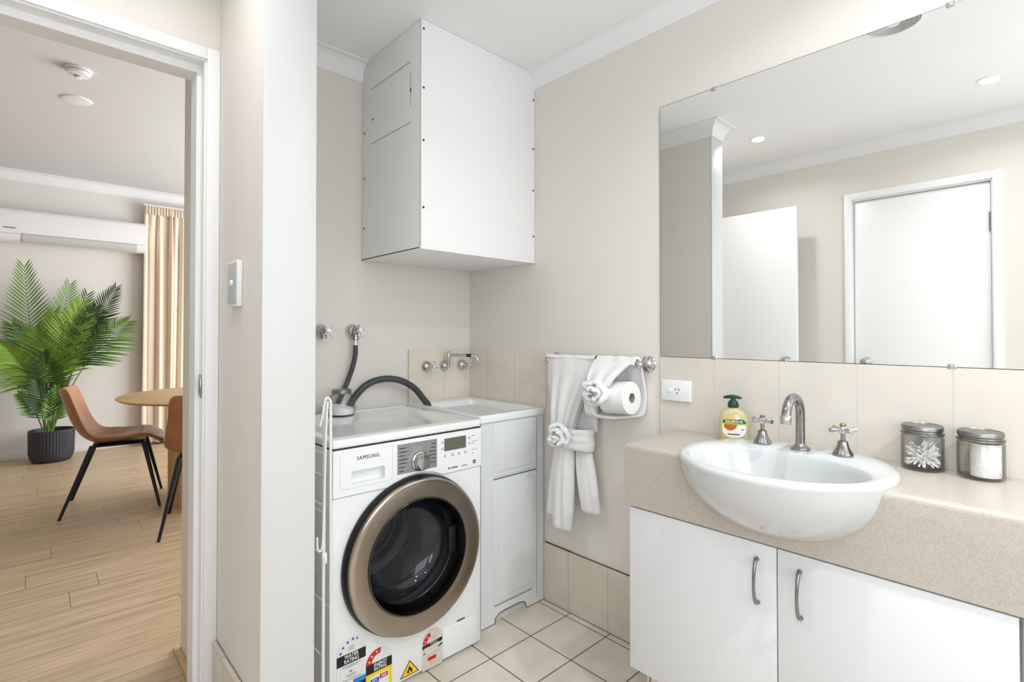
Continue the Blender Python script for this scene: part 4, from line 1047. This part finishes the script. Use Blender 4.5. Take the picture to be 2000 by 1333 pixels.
part('lettering', text_mesh('265', 0.0125, face_y(0.8515, YS - 0.0030, 0.0665), 0.0002, 0.0003), 'paperw', es_)
tri = plate([(0.913, 0.020), (0.987, 0.020), (0.950, 0.070)], 1, 'ink', 'flammable_sticker', wm)
plate([(0.9185, 0.0230), (0.9815, 0.0230), (0.950, 0.0655)], 2, 'yellow', 'yellow_triangle', tri)
fl = [(0.944, 0.0275), (0.939, 0.031), (0.940, 0.036), (0.944, 0.040), (0.945, 0.046), (0.950, 0.053), (0.952, 0.045), (0.957, 0.042), (0.960, 0.036), (0.9605, 0.031), (0.956, 0.0275)]
plate(fl, 3, 'ink', 'flame', tri)
plate([(0.9475, 0.0285), (0.9455, 0.032), (0.950, 0.038), (0.954, 0.032), (0.9525, 0.0285)], 4, 'yellow', 'flame_centre', tri)
s3 = plate(archp(1.000, 1.085, 0.006, 0.100, 0.142), 1, 'aged', 'worn_rating_sticker', wm)
ar = []
for i in range(12):
    a = radians(178) - i / 11 * radians(72); ar.append((1.042 + 0.040 * cos(a), 0.096 + 0.036 * sin(a)))
for i in range(12):
    a = radians(178) - (11 - i) / 11 * radians(72); ar.append((1.042 + 0.023 * cos(a), 0.096 + 0.022 * sin(a)))
plate(ar, 2, 'red', 'red_arc', s3)
plate([(1.001, 0.079), (1.001, 0.094), (1.084, 0.0975), (1.084, 0.089), (1.078, 0.084), (1.060, 0.086), (1.030, 0.083), (1.012, 0.084)], 2, 'ink', 'torn_black_band', s3)
part('lettering', text_mesh('ENERGY', 0.0095, face_y(1.048, YS - 0.0012, 0.0905, 0.9), 0.0002), 'aged', s3)
plate([(1.062, 0.070), (1.074, 0.074), (1.083, 0.080), (1.083, 0.071), (1.072, 0.068)], 2, 'ink', 'torn_black_piece', s3)
plate([(1.003, 0.065), (1.012, 0.067), (1.016, 0.065), (1.006, 0.062)], 2, 'ink', 'torn_black_piece', s3)
M['faded'] = mat('faded_print', (176, 160, 130), 0.6)
for z, l in ((0.112, 0.018), (0.108, 0.022), (0.104, 0.018), (0.056, 0.050), (0.052, 0.060), (0.028, 0.052), (0.022, 0.044), (0.016, 0.058)):
    mark('print_line', 1.048 - l / 2, 1.048 + l / 2, z - 0.0005, z + 0.0005, YS - 0.0004, 'faded', s3)
plate(rect(1.023, 1.058, 0.034, 0.046), 2, 'red', 'red_box', s3)
for a in (162, 132):
    plate(star(1.042 + 0.0315 * cos(radians(a)), 0.096 + 0.029 * sin(radians(a)), 0.004), 3, 'paperw', 'star', s3)

# jar of powder on the machine
jw = thing('powder_jar', 'round glass jar of white powder with a tin lid, on top of the washing machine', 'jar', (0.918, 1.985, 0.8480))
T = Matrix.Translation((0.918, 1.985, 0.8480))
part('glass_body', MB().lathe([(0, 0), (0.048, 0), (0.052, 0.004), (0.0535, 0.015), (0.0535, 0.060), (0.049, 0.076), (0.037, 0.088), (0.036, 0.098), (0.0335, 0.098), (0.0335, 0.087), (0.046, 0.074), (0.0510, 0.059), (0.0510, 0.015), (0.049, 0.007), (0, 0.005)], T, 48), 'glass', jw)
part('lid', MB().lathe([(0, 0.106), (0.036, 0.106), (0.0385, 0.104), (0.0388, 0.092), (0.0372, 0.090), (0.0372, 0.101), (0, 0.102)], T, 48), 'tin', jw)
pw = MB().lathe([(0, 0.0065), (0.048, 0.0075), (0.0503, 0.015), (0.0503, 0.036), (0.030, 0.041), (0, 0.043)], T, 40)
for v in pw.bm.verts:
    if v.co.z > 0.88: v.co.z += -0.18 * (v.co.x - 0.918) + 0.10 * (v.co.y - 1.985)
solo('washing_powder', pw, 'powder', 'white powder lying in the jar on the washing machine', 'powder', kind='stuff')

# ================================================================ wire rack
wr = thing('wire_rack', 'folded white wire rack slotted between the washing machine and the pillar wall', 'rack', (0.64, 1.78, 0.0))
xa, xb, yr0 = 0.6395, 0.6635, 1.500
part('post', MB().tube([(xa, yr0, 0.0), (xa, yr0, 0.45), (xa + 0.002, yr0, 0.979)], 0.0052, 12), 'wire', wr)
part('post', MB().tube([(xb, yr0, 0.0), (xb - 0.002, yr0, 0.50), (xb - 0.004, yr0, 0.977)], 0.0042, 12), 'wire', wr)
part('top_bend', MB().tube(smooth_curve([(xa + 0.002, yr0, 0.975), (xa + 0.006, yr0, 0.985), (xb - 0.010, yr0, 0.985), (xb - 0.004, yr0, 0.973)], 5), 0.0040, 10), 'wire', wr)
part('rear_post', MB().tube([(xa, 2.06, 0.0), (xa, 2.06, 0.979)], 0.0042, 10), 'wire', wr)
part('rear_post', MB().tube([(xb - 0.004, 2.06, 0.0), (xb - 0.004, 2.06, 0.977)], 0.0042, 10), 'wire', wr)
for x, z in ((xa, 0.968), (xb - 0.004, 0.955), (xa, 0.820), (xb - 0.004, 0.808), (xa, 0.755), (xa, 0.667), (xb - 0.004, 0.655), (xa, 0.645), (xa, 0.520), (xb - 0.004, 0.36), (xa, 0.222)):
    part('cross_wire', MB().tube([(x, yr0, z), (x, 2.06, z)], 0.0026, 8), 'wire', wr)
part('hook_rod', MB().tube(smooth_curve([(xa + 0.006, yr0 - 0.012, 0.978), (xa + 0.001, yr0 - 0.013, 0.90), (xa - 0.003, yr0 - 0.014, 0.75), (xa - 0.007, yr0 - 0.014, 0.60), (xa - 0.010, yr0 - 0.014, 0.553), (xa - 0.017, yr0 - 0.014, 0.543), (xa - 0.024, yr0 - 0.014, 0.553), (xa - 0.025, yr0 - 0.014, 0.585)], 8), 0.0032, 10), 'wire', wr)
part('short_hook', MB().tube(smooth_curve([(xa + 0.004, yr0 - 0.006, 0.978), (xa - 0.004, yr0 - 0.008, 0.965), (xa - 0.008, yr0 - 0.008, 0.935), (xa - 0.016, yr0 - 0.008, 0.905)], 6), 0.0032, 10), 'wire', wr)
part('joint_clip', MB().box(xa - 0.007, xa + 0.009, yr0 - 0.009, yr0 + 0.007, 0.497, 0.530, 0.004, 2).lathe([(0, 0.004), (0.004, 0.003), (0.005, 0)], face_y(xa + 0.001, yr0 - 0.009, 0.514), 14), 'wire', wr)

# ================================================================ downlights, exhaust vent
def downlight(x, y, lab, power):
    t = thing('downlight', lab, 'ceiling light', (x, y, CZ), group='recessed downlights in the bathroom ceiling')
    T = Matrix.Translation((x, y, CZ)) @ Matrix.Rotation(pi, 4, 'X')
    part('trim_ring', MB().lathe([(0.034, 0.0005), (0.035, 0.004), (0.046, 0.004), (0.050, 0.0005)], T, 40), 'trim', t)
    part('lens', MB().lathe([(0, 0.002), (0.034, 0.002)], T, 32), 'lamp', t)
    l = bpy.data.lights.new('downlight_lamp', 'AREA'); l.shape = 'DISK'; l.size = 0.066; l.energy = power; l.color = (0.955, 0.98, 1.0); l.spread = radians(150)
    o = bpy.data.objects.new('downlight_lamp', l); o.location = (0, 0, -0.008); COL.objects.link(o); o.parent = t
downlight(0.078, 0.222, 'lit recessed downlight over the closed door end, seen brightest in the mirror', 3.4)
downlight(1.00, -0.75, 'added unseen lit downlight behind the camera that brightens the bathroom', 15)  # lamp added out of view to lift the room brightness
downlight(1.10, 0.22, 'added unseen lit downlight over the basin counter that brightens it from above', 6.5)  # lamp added out of view to light counter and basin from above
downlight(0.109, 1.261, 'lit recessed downlight nearer the doorway, seen beside the pillar in the mirror', 3.6)
ev = thing('exhaust_vent', 'round white ceiling vent, its edge showing at the top of the mirror', 'ceiling vent', (0.957, 0.431, CZ))
T = Matrix.Translation((0.957, 0.431, CZ)) @ Matrix.Rotation(pi, 4, 'X')
part('outer_ring', MB().lathe([(0.084, 0.0005), (0.086, 0.010), (0.101, 0.008), (0.105, 0.0005)], T, 56), 'trim', ev)
for r in (0.072, 0.058, 0.044, 0.030):
    part('louvre_ring', MB().lathe([(r, 0.002), (r + 0.007, 0.010), (r + 0.009, 0.009), (r + 0.003, 0.001)], T, 48), 'acg', ev)
part('centre_cap', MB().lathe([(0, 0.013), (0.020, 0.012), (0.024, 0.002)], T, 32), 'trim', ev)

# ================================================================ LIVING ROOM
# air conditioner
ac = thing('air_conditioner', 'white split-system air conditioner high on the living room wall', 'air conditioner', (0.33, FY, 2.01))
AX0, AX1 = -0.215, 0.862
pr = [(0, 2.018), (0.16, 2.012), (0.195, 2.028), (0.212, 2.065), (0.222, 2.10), (0.225, 2.27), (0.215, 2.300), (0.19, 2.312), (0, 2.312)]
mb = MB()
mx = Matrix(((0, 0, 1, AX0), (-1, 0, 0, FY), (0, 1, 0, 0), (0, 0, 0, 1)))
mb.prism(pr, AX1 - AX0, mx)
part('casing', mb, 'acw', ac, ang=50)
fr_ = part('air_flap', MB().prism([(0.168, 2.014), (0.198, 2.026), (0.2165, 2.068), (0.2195, 2.086), (0.221, 2.086), (0.218, 2.064), (0.200, 2.022), (0.168, 2.010)], 0.855, Matrix(((0, 0, 1, -0.060), (-1, 0, 0, FY), (0, 1, 0, 0), (0, 0, 0, 1)))), 'acg', ac, ang=60)
part('flap_seam', MB().box(-0.062, 0.797, FY - 0.2212, FY - 0.2190, 2.087, 2.0895).tube([(AX0 + 0.002, FY - 0.2185, 2.0835), (AX1 - 0.002, FY - 0.2185, 2.0835)], 0.0012, 5), 'greyink', ac)
mb = MB()
for k in range(8): mb.box(-0.183 + k * 0.0105, -0.176 + k * 0.0105, FY - 0.2265, FY - 0.2245, 2.127, 2.137)
part('brand_marks', mb, 'greyink', ac)

# ceiling fittings
sm = thing('smoke_detector', 'round white smoke detector on the living room ceiling', 'smoke detector', (0.190, 3.86, LZ))
T = Matrix.Translation((0.190, 3.86, LZ)) @ Matrix.Rotation(pi, 4, 'X')
part('base', MB().lathe([(0.062, 0), (0.064, 0.010), (0.060, 0.014), (0, 0.014)], T, 40), 'plastic', sm)
part('housing', MB().lathe([(0.056, 0.017), (0.058, 0.020), (0.052, 0.034), (0.030, 0.038), (0, 0.039)], T, 40), 'plastic', sm)
part('sensor_cap', MB().lathe([(0.017, 0.036), (0.017, 0.050), (0.014, 0.054), (0, 0.054)], T, 24), 'plastic', sm)
part('sensor_slot', MB().lathe([(0.0172, 0.041), (0.0176, 0.041), (0.0176, 0.045), (0.0172, 0.045)], T, 24), 'greyink', sm)
solo('ceiling_disc', MB().lathe([(0, 0.010), (0.060, 0.010), (0.076, 0.007), (0.082, 0.0)], Matrix.Translation((0.210, 4.371, LZ)) @ Matrix.Rotation(pi, 4, 'X'), 48), 'plastic', 'flat round white cover on the living room ceiling behind the smoke detector', 'ceiling cover')

# curtain
cu_ = thing('curtain', 'beige pinch-pleat curtain hanging beside the air conditioner', 'curtain', (1.2, 6.60, 0.02))
def cfn2(u, v):
    x = 0.872 + 0.74 * u; z = 2.515 - 2.49 * v
    amp = 0.020 + 0.030 * min(1, v * 5)
    ph = u * 2 * pi * 11 + 1.6 * sin(u * 17) + 1.0 * sin(u * 31 + 2) + 0.5 * sin(v * 3 + u * 11)
    amp *= 0.75 + 0.45 * sin(u * 43)
    if u < 0.14: amp *= 0.45
    y = 6.600 - amp * sin(ph) - 0.012 * sin(u * 21 + v * 2)
    return Vector((x - 0.012 * cos(ph) * min(1, v * 4) - 0.01 * v, y, z))
mb = MB().grid(cfn2, 260, 26); mb.solid(0.003)
part('fabric', mb, 'curtain', cu_, ang=80)
def hfn(u, v):
    x = 0.872 + 0.74 * u; ph = u * 2 * pi * 14
    return Vector((x, 6.600 - 0.026 * abs(sin(ph)) ** 1.5 - 0.004, 2.520 - 0.085 * v))
mb = MB().grid(hfn, 260, 4); mb.solid(0.003)
part('pleated_heading', mb, 'curtain', cu_, ang=80)
part('track', MB().box(0.86, 2.9, 6.585, 6.615, 2.522, 2.545, 0.003), 'trim', cu_)

# chairs
def chair_mesh(th, inner):
    prof = [(-0.300, 0.815), (-0.291, 0.780), (-0.268, 0.700), (-0.243, 0.625), (-0.212, 0.555), (-0.172, 0.498), (-0.120, 0.463), (-0.06, 0.452), (0.01, 0.456), (0.08, 0.470), (0.14, 0.482), (0.19, 0.478), (0.235, 0.455), (0.262, 0.425)]
    pc = smooth_curve([(x, 0, z) for x, z in prof], 5); n = len(pc)
    def at(u):
        i = u * (n - 1); i0 = min(int(i), n - 2); f = i - i0
        return pc[i0].lerp(pc[i0 + 1], f)
    def fn(u, v):
        p = at(u); t = (at(min(1, u + 0.02)) - at(max(0, u - 0.02))).normalized()
        nn = Vector((-t.z, 0, t.x))
        if nn.z < 0 and nn.x < 0: nn = -nn
        nn = Vector((-t.z, 0, t.x)) if t.x > 0.0 or True else nn
        back = min(1, max(0, (p.z - 0.46) / 0.22)) * (1 if p.x < 0 else 0)
        fr_ = min(1, max(0, (p.x + 0.02) / 0.25))
        hw = 0.212 - 0.022 * back + 0.018 * sin(min(1, u * 1.35) * pi)
        if u < 0.13: hw *= 0.72 + 0.28 * sqrt(1 - (1 - u / 0.13) ** 2)
        if u > 0.90: hw *= 0.80 + 0.20 * sqrt(max(0, 1 - ((u - 0.90) / 0.10) ** 2))
        e = min(1, u * 40 + 0.15, (1 - u) * 40 + 0.15) ** 0.5
        a = 2 * pi * v; c, s_ = cos(a), sin(a)
        w_ = hw * math.copysign(abs(c) ** 0.55, c); h_ = th * 0.5 * math.copysign(abs(s_) ** 0.75, s_) * e
        q = abs(w_) / 0.22
        curl = (0.070 * back + 0.040 * (1 - back) * (1 - fr_) - 0.006 * fr_) * q ** 2.4
        return p + nn * (h_ + curl) + Vector((0, w_, 0))
    return MB().grid(fn, 70, 56, cv=True, capu=True)
def make_chair(label, loc, rz):
    t = thing('dining_chair', label, 'chair', loc, rz, 'leather dining chairs around the oak table')
    part('shell', chair_mesh(0.034, True), 'leather', t, world=False, ang=60)
    for sx in (-1, 1):
        for sy in (-1, 1):
            top = Vector((-0.125 if sx < 0 else 0.150, 0.150 * sy, 0.435)); bot = Vector((0.262 * sx - 0.015, 0.236 * sy, 0.0))
            lg_ = part('leg', MB().tube([top, bot], [0.0145, 0.0085], 14), 'metalk', t, world=False)
    part('seat_frame', MB().box(-0.13, 0.155, -0.16, 0.16, 0.424, 0.434, 0.003), 'metalk', t, world=False)
    return t
c1 = make_chair('tan leather dining chair side-on between the palm and the oak table', (0.455, 4.495, 0), radians(-10))
c2 = copy_tree(c1); c2.location = (0.838, 3.70, 0); c2.rotation_euler = (0, 0, radians(75))
c2['label'] = 'tan leather dining chair with its back to the camera, half hidden by the door jamb'

# table
tbx, tby = 1.045, 4.27
ta = thing('dining_table', 'round pale oak dining table on a fluted drum pedestal', 'table', (tbx, tby, 0))
part('tabletop', MB().lathe([(0, 0.715), (0.56, 0.715), (0.612, 0.722), (0.630, 0.733), (0.630, 0.738), (0.624, 0.741), (0, 0.741)], None, 96), 'oak', ta, world=False)
mb = MB(); NF = 46
def ped(u, v):
    a = 2 * pi * v; r = 0.318 + 0.014 * abs(sin(a * NF / 2)); return Vector((r * cos(a), r * sin(a), 0.715 * u))
mb.grid(ped, 4, NF * 6, cv=True, capu=True)
part('pedestal', mb, 'oak', ta, world=False, ang=50)

# potted palm
PX, PY = 0.155, 6.40
pp = thing('potted_palm', 'tall green palm in a ribbed charcoal pot against the living room wall', 'plant', (PX, PY, 0))
mb = MB(); NR = 44
pprof = [(0.112, 0.0), (0.140, 0.010), (0.155, 0.040), (0.160, 0.075), (0.163, 0.275), (0.163, 0.290), (0.154, 0.290), (0.150, 0.270), (0.140, 0.06)]
def potf(u, v):
    i = u * (len(pprof) - 1); i0 = min(int(i), len(pprof) - 2); f = i - i0
    r = pprof[i0][0] * (1 - f) + pprof[i0 + 1][0] * f; z = pprof[i0][1] * (1 - f) + pprof[i0 + 1][1] * f
    a = 2 * pi * v
    if 3 <= i <= 4.6: r += 0.0045 * abs(sin(a * NR / 2)) - 0.002
    return Vector((r * cos(a), r * sin(a), z))
mb.grid(potf, 9 * 2 - 1, NR * 6, cv=True, capu=True)
part('pot', mb, 'pot', pp, world=False, ang=50)
part('soil', MB().lathe([(0, 0.262), (0.149, 0.255)], None, 32), 'soil', pp, world=False)
def frond(base, ctrl, tip, m, nl, ll, start, seed, droop=0.3, wid=0.011, face=None):
    rg = random.Random(seed)
    b, c, t = Vector(base), Vector(ctrl), Vector(tip)
    pts = [(1 - s) ** 2 * b + 2 * s * (1 - s) * c + s * s * t for s in [i / 30 for i in range(31)]]
    fr = part('frond', MB().tube(pts, [0.0065 * (1 - 0.8 * i / 30) for i in range(31)], 6), 'stem', pp, world=False)
    mb = MB()
    vn = Vector(face or (-0.0, -1, 0.35)).normalized()
    for i in range(nl):
        s = start + (1 - start) * (i + 0.5) / nl
        p = (1 - s) ** 2 * b + 2 * s * (1 - s) * c + s * s * t
        tg = (2 * (1 - s) * (c - b) + 2 * s * (t - c)).normalized()
        sd = tg.cross(vn).normalized()
        q = (s - start) / (1 - start)
        L_ = ll * (0.55 + 0.75 * sin(pi * min(1, 0.18 + q * 0.80)) ) * (1 - 0.35 * q) * rg.uniform(0.92, 1.06)
        for side in (-1, 1):
            fw = 0.45 + 0.55 * q
            d = (sd * side * (1 - 0.45 * q) + tg * fw + vn * rg.uniform(0.0, 0.25)).normalized()
            wv = (d.cross(vn)).normalized()
            prev = None; wmax = wid * (1 - 0.35 * q)
            for k in range(6):
                f = k / 5
                pos = p + d * L_ * f + Vector((0, 0, -1)) * droop * L_ * f * f + tg * 0.10 * L_ * f * f
                wk = wmax * (sin(pi * (0.12 + 0.86 * f)) if k < 5 else 0.04)
                cur = [mb.bm.verts.new(pos - wv * wk), mb.bm.verts.new(pos + vn * wk * 0.3), mb.bm.verts.new(pos + wv * wk)]
                if prev:
                    mb.bm.faces.new((prev[0], prev[1], cur[1], cur[0])); mb.bm.faces.new((prev[1], prev[2], cur[2], cur[1]))
                prev = cur
    part('leaflets', mb, m, fr, world=False, ang=180)
def W(u, v, y):       # design point in the palm's own frame
    yaw = radians(YAW); dx = F_PX * sin(yaw) + cos(yaw) * (u - 1000); dy = F_PX * cos(yaw) - sin(yaw) * (u - 1000)
    k = y / dy; return Vector((dx * k - PX, y - PY, CAM_H + (651 - v) * k))
FR = [((95, 832), (62, 700), (46, 520), 6.44, 'leaf', 26, 0.27, 0.34, 0.15), ((98, 832), (105, 690), (135, 556), 6.42, 'leaf', 22, 0.25, 0.38, 0.2),
      ((98, 832), (105, 720), (160, 590), 6.30, 'leafl', 26, 0.28, 0.44, 0.25), ((102, 832), (140, 700), (226, 562), 6.46, 'leafd', 22, 0.20, 0.58, 0.2),
      ((104, 832), (150, 700), (250, 628), 6.36, 'leaf', 22, 0.26, 0.52, 0.35), ((104, 832), (145, 710), (188, 600), 6.26, 'leafd', 24, 0.28, 0.50, 0.5),
      ((90, 832), (78, 730), (2, 672), 6.22, 'leafl', 24, 0.26, 0.42, 0.7), ((90, 832), (85, 720), (24, 634), 6.45, 'leafd', 22, 0.26, 0.38, 0.4),
      ((88, 832), (70, 790), (38, 770), 6.28, 'leaf', 14, 0.13, 0.35, 0.3), ((104, 832), (108, 800), (112, 755), 6.24, 'leaf', 16, 0.13, 0.25, 0.3),
      ((96, 832), (95, 740), (70, 640), 6.18, 'leaf', 24, 0.27, 0.36, 0.3), ((100, 832), (112, 730), (170, 575), 6.50, 'leafd', 22, 0.25, 0.45, 0.2),
      ((96, 832), (98, 760), (85, 690), 6.20, 'leafd', 20, 0.22, 0.30, 0.4), ((98, 832), (100, 720), (105, 610), 6.34, 'leafl', 24, 0.27, 0.36, 0.2),
      ((92, 832), (84, 790), (72, 745), 6.2, 'leafd', 14, 0.16, 0.25, 0.3)]
rv = random.Random(11)
for i, (b_, c_, t_, y_, m_, n_, l_, s_, dr_) in enumerate(FR):
    bb = W(*b_, PY); bb.z = 0.255; bb.y = 0.0 + random.uniform(-0.03, 0.03)
    frond(bb, W(*c_, (y_ + PY) / 2), W(*t_, y_), m_, int(n_ * 1.25), l_ * 0.9, s_, i, dr_ * 0.7, 0.0088, (rv.uniform(-0.45, 0.45), -1, rv.uniform(0.1, 0.6)))
